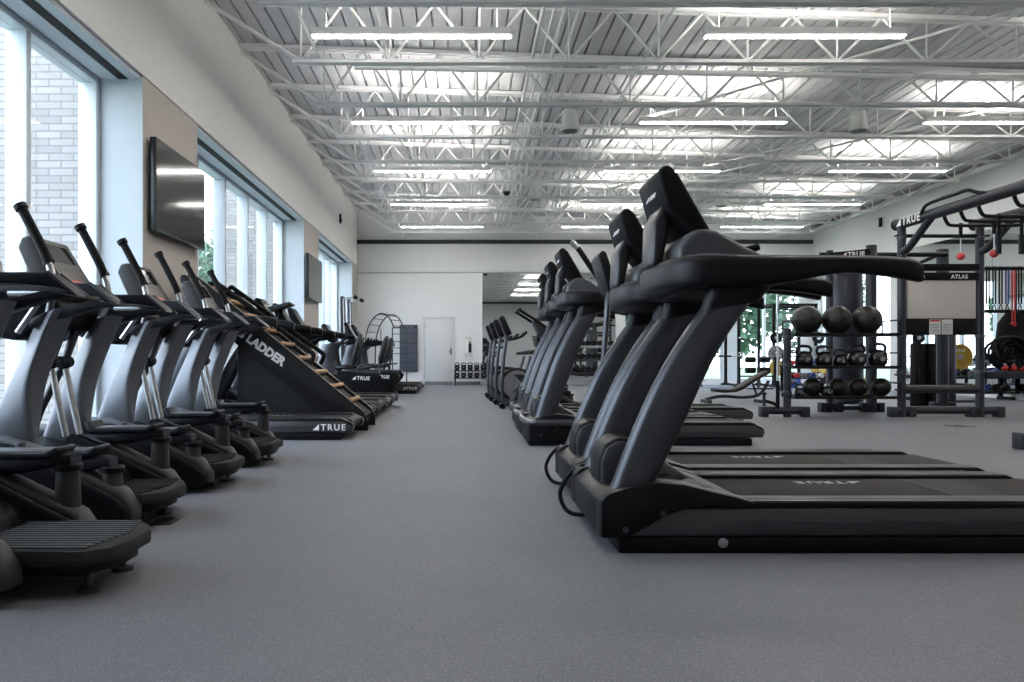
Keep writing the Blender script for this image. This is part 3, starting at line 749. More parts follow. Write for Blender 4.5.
# ------------------------------------------------------------------ recumbent bike
def recumbent(seat=0.):
    t = thing('recumbent_bike', '', 'exercise bike')
    b = MB().prism([(.15,.10),(.10,.40),(.20,.58),(.62,.56),(1.32,.52),(1.40,.46),(1.36,.38),(1.12,.10),(.95,.06),(.3,.06)], -.13, .13).build('body', M['softblack'], t, bevel=.03, seg=3)
    lettering('TRUE', (1.02,-.134,.44), (1,0,-.04), (.04,0,1), .095, .002, True).build('body_logo', M['white'], b, smooth=0)
    MB().section([((.36,0,.50),(.30,0,0),(0,.16,0)),((.38,0,.72),(.23,0,.02),(0,.14,0)),((.41,0,.95),(.17,0,.03),(0,.11,0)),((.44,0,1.06),(.19,0,.03),(0,.14,0)),((.44,0,1.10),(.17,0,.03),(0,.12,0))], 18, 2.6).build('front_shroud', M['char'], t, smooth=50)
    cs = MB().prism([(.27,1.42),(.31,1.47),(.35,1.46),(.53,1.16),(.48,1.10),(.40,1.13)], -.19, .19).build('console', M['black'], t, bevel=.014)
    MB().prism([(.358,1.452),(.527,1.172),(.530,1.174),(.361,1.454)], -.165, .165).build('screen', M['screen'], cs, smooth=0)
    for s in (-1, 1):
        MB().tube(spline([(.48,s*.10,1.08),(.62,s*.26,1.10),(.74,s*.28,1.16),(.78,s*.28,1.24)],4), .018).build('handlebar', M['softblack'], t)
        MB().tube(spline([(.95,s*.24,.60),(1.05,s*.30,.68),(1.22,s*.30,.70)],4), .018).build('seat_handle', M['char'], t)
        MB().box(.30,.34,s*.16-.01,s*.16+.01,.22,.42).build('crank', M['char'], t)
        MB().box(.26,.42,min(s*.17,s*.28),max(s*.17,s*.28),.20,.235).build('pedal', M['softblack'], t, bevel=.008)
    sx = .78 + seat
    MB().box(.6,1.36,-.07,.07,.52,.57).build('seat_rail', M['char'], t, bevel=.01)
    st = MB().section([((sx-.24,0,.635),(0,.13,0),(0,0,.03)),((sx-.12,0,.65),(0,.19,0),(0,0,.045)),((sx+.08,0,.655),(0,.2,0),(0,0,.045)),((sx+.16,0,.66),(0,.17,0),(0,0,.03))], 16, 2.8).build('seat', M['seatpad'], t, smooth=50)
    MB().section([((sx+.085,0,.68),(.03,0,-.006),(0,.15,0)),((sx+.11,0,.80),(.066,0,-.012),(0,.20,0)),((sx+.17,0,1.02),(.072,0,-.016),(0,.21,0)),((sx+.215,0,1.20),(.060,0,-.012),(0,.17,0)),((sx+.23,0,1.275),(.022,0,-.006),(0,.09,0))], 16, 2.6).build('backrest', M['seatpad'], t, smooth=50)
    MB().tube([(sx+.16,0,.56),(sx+.2,0,.8),(sx+.24,0,1.0)], .025).build('back_post', M['char'], t)
    for x in (.25, 1.2):
        MB().box(x-.04,x+.04,-.28,.28,0.0,.075).build('foot_bar', M['char'], t, bevel=.015)
    return t
R1 = recumbent()
place(R1, -2.95, 14.5, 'recumbent bike nearest, its black backrest apart from the other two', 'recumbent bikes')
R2 = recumbent(.12)
place(R2, -2.70, 15.75, 'recumbent bike in the middle of the three', 'recumbent bikes')
dup(R2, (-2.70,16.8,0), 'recumbent bike farthest, next to the far treadmills')

# ------------------------------------------------------------------ upright bikes on the right
def upright_bike(rise=0.):
    t = thing('upright_bike', '', 'exercise bike', group='upright bikes at the end of the right row')
    up = lambda x, y, z: (x, y, z + rise*max(0, min(1, (z-.3)/.8)))
    for x in (.12, 1.05):
        MB().box(x-.04,x+.04,-.27,.27,.0,.07).build('foot_bar', M['char'], t, bevel=.015)
        for s in (-1,1): MB().lathe([(0,s*.27),(.045,s*.27),(.045,s*.30),(0,s*.30)], (x-.02,0,.05), 'y', 12).build('transport_wheel', M['black'], t)
    MB().tube([(.12,0,.06),(.5,0,.10),(1.05,0,.06)], .04, 8).build('base_beam', M['char'], t)
    fw = MB().lathe([(0,-.05),(.25,-.05),(.28,-.035),(.28,.035),(.25,.05),(0,.05)], (.36,0,.38), 'y', 28).build('flywheel', M['black'], t)
    MB().lathe([(.20,-.055),(.235,-.055),(.235,.055),(.20,.055)], (.36,0,.38), 'y', 28).build('flywheel_ring', M['silver'], fw)
    MB().section([((.36,0,.55),(.09,0,0),(0,.07,0)),((.62,0,.40),(.15,0,.1),(0,.08,0)),((.85,0,.25),(.09,0,.05),(0,.06,0))], 14, 2.5).build('drive_cover', M['graphite'], t, smooth=50)
    MB().tube(spline([(.14,-.10,.06),(.11,-.10,.35),(.13,-.10,.7),(.17,-.10,1.05),(.20,-.06,1.18)],4), .03, 10).map(up).build('front_mast', M['char'], t)
    cs = MB().prism([(.06,1.46),(.10,1.50),(.14,1.49),(.27,1.20),(.21,1.17),(.16,1.20)], -.17, .17).map(up).build('console', M['black'], t, bevel=.014)
    MB().prism([(.145,1.482),(.267,1.212),(.270,1.214),(.148,1.484)], -.15, .15).map(up).build('screen', M['screen'], cs, smooth=0)
    for s in (-1, 1):
        MB().tube(spline([(.18,s*.05,1.14),(.26,s*.22,1.12),(.42,s*.26,1.16),(.50,s*.26,1.24)],4), .02).map(up).build('handlebar', M['softblack'], t)
        MB().tube(spline([(.42,s*.12,.45),(.56,s*.17,.50),(.60,s*.18,.32)],3), .016).build('crank', M['char'], t)
        MB().box(.52,.68,min(s*.19,s*.29),max(s*.19,s*.29),.30,.33).build('pedal', M['softblack'], t, bevel=.008)
    MB().tube([(.72,0,.32),(.86,0,.86)], .03, 10).build('seat_post', M['char'], t)
    MB().section([((.70,0,.91),(0,.035,0),(0,0,.025)),((.82,0,.92),(0,.06,0),(0,0,.035)),((.95,0,.94),(0,.12,0),(0,0,.045)),((1.03,0,.95),(0,.11,0),(0,0,.035))], 14, 2.4).build('saddle', M['seatpad'], t, smooth=50)
    return t
tb = upright_bike(.15); tb.scale = (.72,1,.97); place(tb, .95, 5.75, 'upright bike with tall console, half hidden behind the second treadmill'); del tb['group']
ub = upright_bike()
for i, (x, y, wh) in enumerate(((.52,12.4,'nearest, just past the far elliptical'),(.47,13.5,'second past the far elliptical'),(.43,14.6,'third past the far elliptical'),(.40,15.7,'farthest, nearest the mirror'))):
    l = 'dark upright bike with flywheel, ' + wh
    if i == 0: place(ub, x, y, l)
    else: dup(ub, (x,y,0), l)

# ------------------------------------------------------------------ vertical climbers by the far window bay
def climber():
    t = thing('vertical_climber', '', 'climbing machine', group='vertical climbers')
    MB().box(-.12,.65,-.32,.32,0,.07).build('base_plate', M['softblack'], t, bevel=.015)
    MB().prism([(-.04,.07),(.10,.07),(.02,2.44),(-.07,2.44)], -.10, .10).build('column', M['graphite'], t, bevel=.012)
    for s in (-1, 1):
        a = MB().tube([(.05,s*.13,1.2),(.02,s*.13,2.30),(.02,s*.13,2.38),(.30,s*.13,2.42)], .012, 8).build('hand_arm', M['silver'], t)
        MB().ball((.32,s*.13,2.42), .05, 12).build('grip_ball', M['black'], a)
        MB().box(.08,.26,min(s*.11,s*.24),max(s*.11,s*.24),.45+.2*s,.49+.2*s).build('foot_pedal', M['black'], t, bevel=.008)
    MB().prism([(.02,1.45),(.10,1.45),(.04,1.72),(-.0,1.72)], -.13, .13).build('console', M['black'], t, bevel=.01)
    return t
cl = climber(); place(cl, -3.14, 19.95, 'tall thin vertical climber nearer the recumbent bikes')
dup(cl, (-3.12,21.0,0), 'tall thin vertical climber nearer the arched ladder')

# arched ladder frame
t = thing('arched_ladder', 'dark tubular arched ladder frame standing by the far wall', 'climbing frame', (0,22.1,0))
def hoop(dx, y): return spline([(-2.83+dx,y,.06),(-2.83+dx,y,.9),(-2.80+dx,y,1.42),(-2.66+dx,y,1.85),(-2.40+dx,y,2.10),(-2.15+dx,y,2.02),(-1.99+dx,y,1.72)],6)
h0, h1 = hoop(0,-.25), hoop(.24,.35)
MB().tube(h0, .02, 8).build('arch_tube', M['rig'], t); MB().tube(h1, .02, 8).build('arch_tube', M['rig'], t)
for k in range(8):
    i = 14 + k*3
    if i < len(h0): MB().tube([h0[i], h1[i]], .013, 6).build('rung', M['rig'], t)
for x in (-2.03, -1.62):
    MB().tube([(x,-.25,.08),(x,-.25,1.70)], .018, 8).build('post', M['rig'], t)
MB().tube([(-2.03,-.25,1.70),(-1.62,-.25,1.70)], .018, 8).build('top_rail', M['rig'], t)
for z in (1.52,1.30,1.12,.95): MB().tube([(-2.03,-.25,z),(-1.62,-.25,z)], .012, 6).build('step_bar', M['rig'], t)
MB().tube([(-2.83,-.25,1.32),(-2.03,-.25,1.32)], .012, 6).build('cross_bar', M['rig'], t)
MB().tube([(-2.83,-.25,.40),(-2.03,-.25,.40)], .012, 6).build('cross_bar', M['rig'], t)
for (a, b, z) in ((-2.36,-2.10,.92),(-2.30,-2.16,.78)):
    MB().tube(spline([(a,-.25,.40),(a,-.25,z-.1),((a+b)/2,-.25,z),(b,-.25,z-.1),(b,-.25,.40)],5), .012, 6).build('inner_loop', M['rig'], t)
MB().tube([(-2.36,-.25,.42),(-2.36,-.25,1.66)], .014, 6).build('post', M['rig'], t)
MB().box(-2.95,-1.52,-.35,.42,0,.12).build('base_platform', M['softblack'], t, bevel=.015)
t = thing('wall_mat', 'tall dark blue exercise mat hung flat on the far wall', 'exercise mat', (-1.69,YF-.05,0))
MB().box(-.28,.28,-.045,.045,.40,1.87).build('mat_body', M['matblue'], t, bevel=.03, seg=3)
MB().lathe([(0,-.052),(.03,-.052),(.03,-.045),(0,-.045)], (.21,0,1.79), 'y', 10).build('eyelet', M['black'], t)
for i in range(4): MB().box(-.27,.27,-.047,-.044,.68+.3*i,.69+.3*i).build('fold_seam', M['black'], t)
# ------------------------------------------------------------------ kettlebells, balls, plates
def kettlebell(r, m='black'):
    t = thing('kettlebell', '', 'kettlebell')
    MB().lathe([(0,0),(r*.62,0),(r*.9,r*.35),(r,r*.85),(r*.9,r*1.4),(r*.5,r*1.8),(0,r*1.9)], n=18).build('bell', M[m], t, smooth=60)
    MB().tube(spline([(-r*.6,0,r*1.4),(-r*.82,0,r*1.95),(-r*.62,0,r*2.35),(0,0,r*2.45),(r*.62,0,r*2.35),(r*.82,0,r*1.95),(r*.6,0,r*1.4)],4), r*.17, 8).build('handle', M[m], t)
    MB().lathe([(0,-r*1.01),(r*.26,-r*.985),(r*.26,-r*.94),(0,-r*.94)], (0,0,r*.85), 'y', 12).build('weight_badge', M['greyrub'], t)
    return t
t = thing('kettlebell_rack', 'low black kettlebell rack against the far wall beside the door', 'rack', (.28,23.25,0))
for z, y in ((.20,-.08),(.44,.08)):
    MB().box(-.56,.62,y-.13,y+.13,z,z+.03).build('shelf', M['rig'], t, bevel=.004)
for x in (-.52,.56):
    MB().box(x-.03,x+.03,-.2,.2,0,.04).build('foot', M['rig'], t); MB().box(x-.025,x+.025,.03,.08,.04,.46).build('post', M['rig'], t)
kb = None
for row, (z, y) in enumerate(((.23,-.08),(.47,.08))):
    for i in range(6):
        l = 'black kettlebell on the %s shelf of the low rack, %s from the door' % (('lower','upper')[row], ORD[i])
        p = (.28-.46+.2*i, 23.25+y, z)
        if kb is None: kb = kettlebell(.085); kb.location = p; kb['label'] = l; kb['group'] = 'kettlebells by the door'
        else: dup(kb, p, l)

# dumbbell rack before the mirror
t = thing('dumbbell_rack', 'three tier dumbbell rack in front of the far mirror', 'rack', (4.0,23.1,0))
for k, z in enumerate((.35,.75,1.14)):
    MB().prism([(-.22+.06*k,z),(.16+.06*k,z+.06),(.16+.06*k,z+.09),(-.22+.06*k,z+.03)], -1.1, 1.1, 'x').build('shelf', M['silver'] if k==2 else M['rig'], t, bevel=.004)
for x in (-1.02,1.02):
    MB().prism([(-.1,0),(.0,0),(.26,1.30),(.18,1.30)], x-.03, x+.03, 'x').build('side_post', M['rig'], t, bevel=.006)
    MB().box(x-.035,x+.035,-.28,.34,0,.06).build('foot', M['rig'], t, bevel=.01)
def dumbbell(r, m='black', horiz=False):
    t = thing('dumbbell', '', 'dumbbell')
    for s in (-1,1):
        MB().lathe([(0,s*.07),(r*.9,s*.07),(r,s*.085),(r,s*.145),(r*.85,s*.16),(0,s*.16)], (0,0,r), 'y', 14).build('head', M[m], t)
    MB().tube([(0,-.075,r),(0,.075,r)], .016, 8).build('handle', M['silver'], t)
    return t
db = dumbbell(.075); n = 0
TN = ['bottom','middle','top']
for k, z in enumerate((.42,.82,1.21)):
    for i in range(11):
        l = 'dark dumbbell on the %s tier before the mirror, %s along it' % (TN[k], ORD[i])
        p = (3.08+.182*i, 23.1-.02+.06*k, z)
        if n == 0: db.location = p; db['label'] = l; db['group'] = 'dumbbells before the mirror'
        else: dup(db, p, l)
        n += 1

# ------------------------------------------------------------------ functional rig on the right
rg = thing('training_rig', 'large grey steel rig with overhead ladder bars, whiteboard and storage shelves', 'training rig')
def post(x, y, z1, r=.055, z0=0): return MB().tube([(x,y,z0),(x,y,z1)], r, 14).build('upright', M['rig'], rg)
FY = 10.5
for x in (6.06, 7.14):
    u = post(x, FY, 2.63)
    for z in (2.47, .62, 1.12): MB().lathe([(.055,z-.02),(.064,z-.015),(.064,z+.015),(.055,z+.02)], (x,FY,0), n=14).build('collar_ring', M['char'], u)
    MB().box(x-.09,x+.12,FY-.03,FY+.03,2.49,2.51).build('pin', M['black'], u)
post(4.48, FY, 1.22, .052); u = rg.children[-1]
for z in (1.10,.72,.34): MB().lathe([(.052,z-.02),(.062,z-.015),(.062,z+.015),(.052,z+.02)], (4.48,FY,0), n=14).build('collar_ring', M['char'], u)
post(6.18, 11.5, 2.52, .075); post(7.32, 11.6, 2.47, .085); post(5.55, 11.5, 2.44, .05)
for x in (6.06, 7.14):
    b = MB().tube([(x,FY+.12,2.67),(x,6.3,2.67)], .072, 14).build('overhead_beam', M['rig'], rg)
    if x < 6.5: lettering('TRUE', (x-.075,FY-.27,2.675), (0,-1,0), (0,0,1), .15, .002, True, 1.2).build('beam_logo', M['white'], b, smooth=0)
    MB().tube([(x,FY+.10,2.67),(x,FY+.13,2.67)], .08, 14).build('end_cap', M['black'], b)
    MB().tube(spline([(x,FY-.02,2.28),(x,FY-.16,2.31),(x,FY-.34,2.42),(x,FY-.55,2.56),(x,FY-.72,2.66)],5), .05, 12).build('curved_brace', M['rig'], rg)
    post(x, 6.4, 2.63)
for i, y in enumerate((9.62,9.30,8.98,8.4,7.8,7.2)):
    MB().tube(spline([(6.08,y,2.64),(6.13,y,2.52),(6.22,y,2.49),(6.6,y,2.49),(6.98,y,2.49),(7.07,y,2.52),(7.12,y,2.64)],5), .022, 10).build('ladder_bar', M['black'], rg)
gb = MB().tube(spline([(6.0,9.95,2.70),(5.97,9.8,2.78),(5.97,9.5,2.80),(5.97,9.2,2.80),(5.97,9.0,2.80),(6.0,8.85,2.74),(6.02,8.7,2.70)],5), .022, 10).build('side_pull_up_bar', M['black'], rg)
for z, y, x0, x1, r in ((2.50,FY,6.06,7.14,.026),(.385,FY,6.06,7.14,.055),(.095,FY,6.06,7.14,.055),(2.38,11.5,5.4,7.32,.035),(.06,11.5,5.4,6.18,.035),(2.3,12.6,7.3,9.9,.03)):
    MB().tube([(x0,y,z),(x1,y,z)], r, 12).build('cross_bar', M['rig'] if z < 1 else M['black'], rg)
MB().tube([(7.32,11.6,2.42),(7.35,12.6,2.3)], .03, 10).build('cross_bar', M['black'], rg)
for x0, x1, y in ((4.13,4.74,FY),(5.92,6.2,FY),(7.0,7.42,FY),(4.95,7.3,6.75),(7.18,7.46,11.6),(6.04,6.32,11.5),(5.42,5.7,11.5)):
    f = MB().tube([(x0,y,.09),(x1,y,.09)], .055, 12).build('base_tube', M['rig'], rg)
    for x in (x0+.02, x1-.02):
        MB().box(x-.05,x+.05,y-.07,y+.07,0,.145).build('base_foot', M['rig'], f, bevel=.012)
# shelves of the ball rack
for z, nm in ((1.115,'ball_shelf'),(.665,'kettlebell_shelf'),(.25,'ball_shelf')):
    sh = MB().box(4.56,5.98,FY-.10,FY+.34,z,z+.025).build('shelf', M['rig'], rg, bevel=.004)
    for y in (FY-.11, FY+.34): MB().tube([(4.54,y,z+.03),(5.99,y,z+.03)], .014, 8).build('shelf_rail', M['black'], sh)
    for x in (4.56, 5.98): MB().tube([(x,FY-.11,z+.03),(x,FY-.11,z+.22),(x,FY+.34,z+.22),(x,FY+.34,z+.03)], .012, 8).build('end_hoop', M['black'], sh)
# info board
ib = MB().box(6.13,7.07,FY-.02,FY+.02,1.13,1.36).build('lower_board', M['softblack'], rg, bevel=.004)
MB().box(6.13,7.07,FY-.025,FY+.015,1.36,1.89).build('whiteboard', M['board'], rg, bevel=.004)
MB().box(6.14,7.10,FY-.05,FY+.05,2.02,2.11).build('header_beam', M['softblack'], rg, bevel=.006)
hb = MB().box(6.14,7.10,FY-.04,FY+.04,1.885,1.99).build('name_plate', M['softblack'], rg, bevel=.004)
lettering('ATLAS', (6.83,FY-.042,1.935), (1,0,0), (0,0,1), .075, .002, False, 1.1).build('plate_lettering', M['white'], hb, smooth=0)
lettering('TRUE', (6.25,FY-.042,1.935), (1,0,0), (0,0,1), .06, .002, True).build('plate_logo', M['white'], hb, smooth=0)
sg = MB().prism([(5.52,2.30),(6.12,2.30),(6.12,2.46),(5.52,2.40)], 11.42, 11.47).build('sign_panel', M['softblack'], rg, bevel=.004)
lettering('TRUE', (5.86,11.418,2.375), (1,0,.06), (-.06,0,1), .10, .002, True).build('sign_logo', M['white'], sg, smooth=0)
sh = MB().box(7.20,8.35,FY-.05,FY+.35,.53,.63).build('shelf', M['rig'], rg, bevel=.006)
# papers
for x0, x1, lb in ((6.43,6.585,'white notice sheet with red heading on the rig board'),(6.60,6.75,'plain white notice sheet on the rig board, right of the red headed one')):
    t = thing('notice_sheet', lb, 'notice', (0,0,0), group='notice sheets on the rig')
    MB().box(x0,x1,FY-.024,FY-.0205,1.14,1.345).build('sheet', M['paper'], t, smooth=0)
    if x0 < 6.5: MB().box(x0+.01,x1-.01,FY-.0255,FY-.024,1.315,1.34).build('heading', M['red'], t, smooth=0)
    for i in range(6): MB().box(x0+.015,x1-.02,FY-.0252,FY-.024,1.165+.022*i,1.173+.022*i).build('text_line', M['greyrub'], t, smooth=0)
# heavy bag, tall bags
t = thing('heavy_bag', 'long dark blue heavy bag hanging behind the medicine ball shelves', 'punching bag', (6.0,11.95,0))
MB().lathe([(0,.10),(.22,.10),(.265,.14),(.268,.9),(.266,1.8),(.25,2.12),(.22,2.16),(0,2.16)], n=28).build('bag_body', M['vinyl'], t)
for k in range(4):
    a = PI/4+PI/2*k; MB().tube([(.2*math.cos(a),.2*math.sin(a),2.15),(0,-.3,2.36)], .008, 6).build('hanging_strap', M['softblack'], t)
for i in range(4):
    x = (7.60,7.83,8.10,8.27)[i]; m = 'softblack' if i < 2 else 'rig'
    t = thing('power_bag', ['black upright bag below the whiteboard, the end one near the ball shelves','black upright bag below the whiteboard, beside the end one','grey upright tube below the notice sheets, nearer the black bags','grey upright tube below the notice sheets, nearer the yellow plate'][i], 'bag' if i<2 else 'roller', (x,12.95 if i == 3 else 12.7,0), group='bags standing below the whiteboard')
    MB().lathe([(0,0),(.105,0),(.115,.02),(.115,1.03 if i<2 else 1.2),(.10,1.06 if i<2 else 1.23),(0,1.06 if i<2 else 1.23)], n=18).build('bag_body', M[m], t)
    MB().tube([(-.05,-.115,.45),(-.05,-.14,.5),(-.05,-.14,.62),(-.05,-.115,.67)], .012, 6).build('grab_handle', M['black'], t)
# balls on the shelves
def ball(r, mk=True):
    t = thing('medicine_ball', '', 'ball')
    MB().ball((0,0,r), r, 28).build('ball_body', M['ball'], t, smooth=80)
    MB().lathe([(r*.999,-.004),(r*1.004,-.003),(r*1.004,.003),(r*.999,.004)], (0,0,r), 'y', 32).build('seam', M['black'], t)
    MB().lathe([(0,-r*1.002),(r*.16,-r*.99),(r*.16,-r*.985),(0,-r*.985)], (0,0,r), 'y', 12).build('valve_badge', M['black'], t)
    return t
b0 = ball(.2)
for i, (x, lb) in enumerate(((4.80,'large black ball on the top shelf nearest the short post'),(5.225,'large black ball in the middle of the top shelf'),(5.64,'large black ball on the top shelf nearest the whiteboard'))):
    p = (x, FY+.12, 1.145)
    if i == 0: b0.location = p; b0['label'] = lb; b0['group'] = 'large balls on the top shelf'
    else: dup(b0, p, lb)
b1 = ball(.128)
for i, (x, lb) in enumerate(((4.86,'small black slam ball on the bottom shelf nearest the short post'),(5.22,'small black slam ball on the bottom shelf next to the little kettlebell'),(5.50,'small black slam ball on the bottom shelf in front of the heavy bag'),(5.82,'small black slam ball on the bottom shelf nearest the whiteboard'))):
    p = (x, FY+.08, .28)
    if i == 0: b1.location = p; b1['label'] = lb; b1['group'] = 'slam balls on the bottom shelf'
    else: dup(b1, p, lb)
k = 0
ks = {}
for x, r, z, lb in ((4.72,.118,.70,'black kettlebell on the middle shelf, nearest the short post'),(4.99,.115,.70,'black kettlebell on the middle shelf, second from the short post'),(5.22,.095,.70,'small black kettlebell in the middle of the middle shelf'),(5.45,.125,.70,'wide handled black kettlebell on the middle shelf before the heavy bag'),(5.74,.13,.70,'biggest black kettlebell, on the middle shelf nearest the whiteboard'),(5.04,.085,.28,'little black kettlebell among the slam balls on the bottom shelf'),(4.66,.07,.28,'little black kettlebell at the short post end of the bottom shelf')):
    kk = kettlebell(r, 'gloss'); kk.location = (x, FY+.02, z-.01); kk['label'] = lb; kk['group'] = 'kettlebells on the rig shelves'
# vertical bar stored by the short post
t = thing('barbell', 'slim silver barbell standing upright beside the ball shelves', 'barbell', (4.34,FY-.02,0))
MB().tube([(0,0,.12),(0,0,.5)], .026, 10).build('sleeve', M['softblack'], t)
MB().tube([(0,0,.5),(0,0,1.42)], .014, 8).build('shaft', M['silver'], t)
MB().tube([(0,0,1.42),(0,0,1.78)], .022, 10).build('sleeve', M['silver'], t)
t = thing('bar_holder', 'small black landmine joint on the foot of the ball rack', 'rack fitting', (4.2,FY,0))
MB().tube([(-.04,0,.15),(-.04,0,.34)], .022, 10).build('stub_post', M['rig'], t)
MB().tube([(-.04,0,.31),(-.04,0,.335)], .035, 12).build('stub_cap', M['black'], t)
MB().tube([(-.02,0,.22),(.08,-.03,.19),(.13,-.05,.15)], .025, 10).build('swivel_arm', M['black'], t)
# hanging grips
for i, (x, y, z, lb) in enumerate(((6.30,9.62,2.1,'red ball grip hanging from the ladder bar nearer the whiteboard upright'),(6.50,9.30,2.09,'red ball grip hanging from the ladder bar beside the black tube grip'))):
    t = thing('ball_grip', lb, 'grip', (x,y,0), group='red ball grips')
    MB().ball((0,0,z), .05, 14).build('grip_ball', M['red'], t)
    MB().tube([(0,0,z+.045),(0,0,2.33)], .008, 6).build('chain', M['silver'], t)
    MB().box(-.018,.018,-.012,.012,2.33,2.52).build('strap', M['softblack'], t)
for x, y, lb in ((6.33,8.98,'black tube grip hanging beside the red ball grip'),(6.60,8.98,'black tube grip hanging at the outer end of the ladder bar')):
    t = thing('tube_grip', lb, 'grip', (x,y,0), group='black tube grips')
    MB().tube([(0,0,2.04),(0,0,2.27)], .03, 12).build('grip_tube', M['black'], t)
    MB().box(-.016,.016,-.01,.01,2.26,2.52).build('strap', M['softblack'], t)
# rope coil and bits on the side shelf
t = thing('rope_coil', 'thick black rope coil lying on the grey side shelf', 'rope', (7.62,FY+.1,.63))
pr = []
for i in range(330):
    a = i*.28; rr = .175 + .055*math.sin(i*.171); pr.append((rr*1.1*math.cos(a), -.09+.0006*i+.045*math.sin(i*.9), .25+rr*math.sin(a)))
MB().tube(pr, .019, 6).build('rope', M['softblack'], t)
for i, (x, m, lb) in enumerate(((7.50,'red','red grip ball lying below the rope coil'),(7.62,'red','red grip ball lying on the side shelf, the middle one'),(7.72,'red','red grip ball on the side shelf farthest from the whiteboard'))):
    t = thing('grip_ball', lb, 'grip', (x,FY+.02,.63), group='red grips on the side shelf')
    MB().ball((0,0,.045), .045, 12).build('ball_body', M[m], t); MB().lathe([(0,.08),(.02,.08),(.02,.11),(0,.11)],n=10).build('ring', M['silver'], t)
# straps hanging from the back rail
def band(x, l, m, lb, i):
    t = thing('suspension_strap', lb, 'strap', (x,12.6,0), group='straps hanging on the back rail')
    s = MB()
    for d in (-.022,.022): s.box(d-.011,d+.011,-.006,.006,2.33-l,2.33)
    s.box(-.038,.038,-.006,.006,2.31,2.335)
    s.build('webbing', M[m], t, smooth=0)
    if m != 'red':
        MB().tube(spline([(-.035,0,2.33-l-.12),(0,0,2.33-l),(.035,0,2.33-l-.12)],3), .008, 6).build('handle_loop', M['softblack'], t)
        MB().tube([(-.045,0,2.33-l-.12),(.045,0,2.33-l-.12)], .03, 10).build('handle', M['softblack'], t)
    else:
        MB().tube([(-.03,0,2.33-l+.02),(.03,0,2.33-l-.02)], .03, 8).build('buckle', M['red'], t)
for i in range(6):
    m = 'red' if i == 4 else ('blue' if i == 3 else 'softblack')
    lb = ['black suspension strap nearest the whiteboard on the back rail','black suspension strap second from the whiteboard','black suspension strap beside the dark blue one','dark blue suspension strap on the back rail','bright red hanging strap on the back rail','black suspension strap beyond the red one'][i]
    band(8.70+.107*i, .62 if m != 'red' else .95, m, lb, i)
t = thing('weighted_vest', 'bulky black weighted vest hanging beside the rope coil', 'vest', (9.28,12.75,0))
MB().section([((0,0,.72),(.28,0,0),(0,.12,0)),((0,0,1.0),(.34,0,0),(0,.15,0)),((0,0,1.4),(.30,0,0),(0,.13,0)),((0,0,1.62),(.14,0,0),(0,.07,0))], 14, 2.5).build('vest_body', M['softblack'], t, smooth=50)
MB().tube([(0,0,1.58),(0,0,2.30)], .012, 6).build('hanging_strap', M['softblack'], t)

# ------------------------------------------------------------------ free weight area along the far windows
def plate(r, w, m):
    t = thing('weight_plate', '', 'weight plate')
    MB().lathe([(.028,-w/2),(r*.45,-w/2),(r*.5,-w*.38),(r*.82,-w*.38),(r*.86,-w/2),(r,-w/2+.005),(r,w/2-.005),(r*.86,w/2),(.028,w/2)], axis='y', n=28).build('plate_disc', M[m], t)
    MB().lathe([(.028,-w*.56),(.055,-w*.56),(.055,w*.56),(.028,w*.56)], axis='y', n=16).build('hub_ring', M['silver'], t)
    return t
def ptag(p, loc, lb, g='plates stored on the racks'):
    p.location = loc; p['label'] = lb; p['group'] = g
def power_rack(x, y, wh):
    t = thing('power_rack', 'black power rack by the far windows, ' + wh, 'rack', (x,y,0), group='power racks by the windows')
    for sx in (-.6,.6):
        for sy in (-.55,.55):
            u = MB().box(sx-.038,sx+.038,sy-.038,sy+.038,.06,2.35).build('upright', M['softblack'], t, bevel=.006)
            MB().prism([(sx-.16,.0),(sx+.16,.0),(sx+.12,.05),(sx+.045,.08),(sx+.035,.2),(sx-.035,.2),(sx-.045,.08),(sx-.12,.05)], sy-.04, sy+.04).build('foot_gusset', M['softblack'], u)
        MB().box(sx-.035,sx+.035,-.6,.6,0,.06).build('base_beam', M['softblack'], t)
        MB().box(sx-.035,sx+.035,-.6,.6,2.30,2.37).build('top_beam', M['softblack'], t)
        for z in (.52,.96,1.40):
            MB().tube([(sx,-.58,z),(sx,-.82,z)], .024, 10).build('plate_peg', M['silver'], t)
    for sy in (-.55,.55): MB().box(-.6,.6,sy-.03,sy+.03,2.30,2.37).build('top_beam', M['softblack'], t)
    MB().tube([(-.6,-.55,2.2),(.6,-.55,2.2)], .018, 8).build('pull_up_bar', M['softblack'], t)
    return t
power_rack(9.45, 22.2, 'with yellow and grey plates on its pegs')
power_rack(7.4, 22.6, 'half hidden behind the nearest treadmill')
pl = {}
def put(r, w, m, loc, lb):
    k = (r,w,m)
    if k not in pl: pl[k] = plate(r,w,m); ptag(pl[k], loc, lb)
    else: dup(pl[k], loc, lb)
for sx, wh in ((-.6,'left post'),(.6,'right post')):
    X = 9.45+sx
    put(.165,.05,'softblack',(X,21.5,1.86-.46),'small black plate on the top peg of the plate rack, ' + wh)
    put(.225,.05,'greyrub',(X,21.5,.96+.0),'grey plate on the middle peg of the plate rack, ' + wh)
    put(.225,.06,'yellow',(X,21.42,.52+.03),'yellow bumper plate on the low peg of the plate rack, ' + wh)
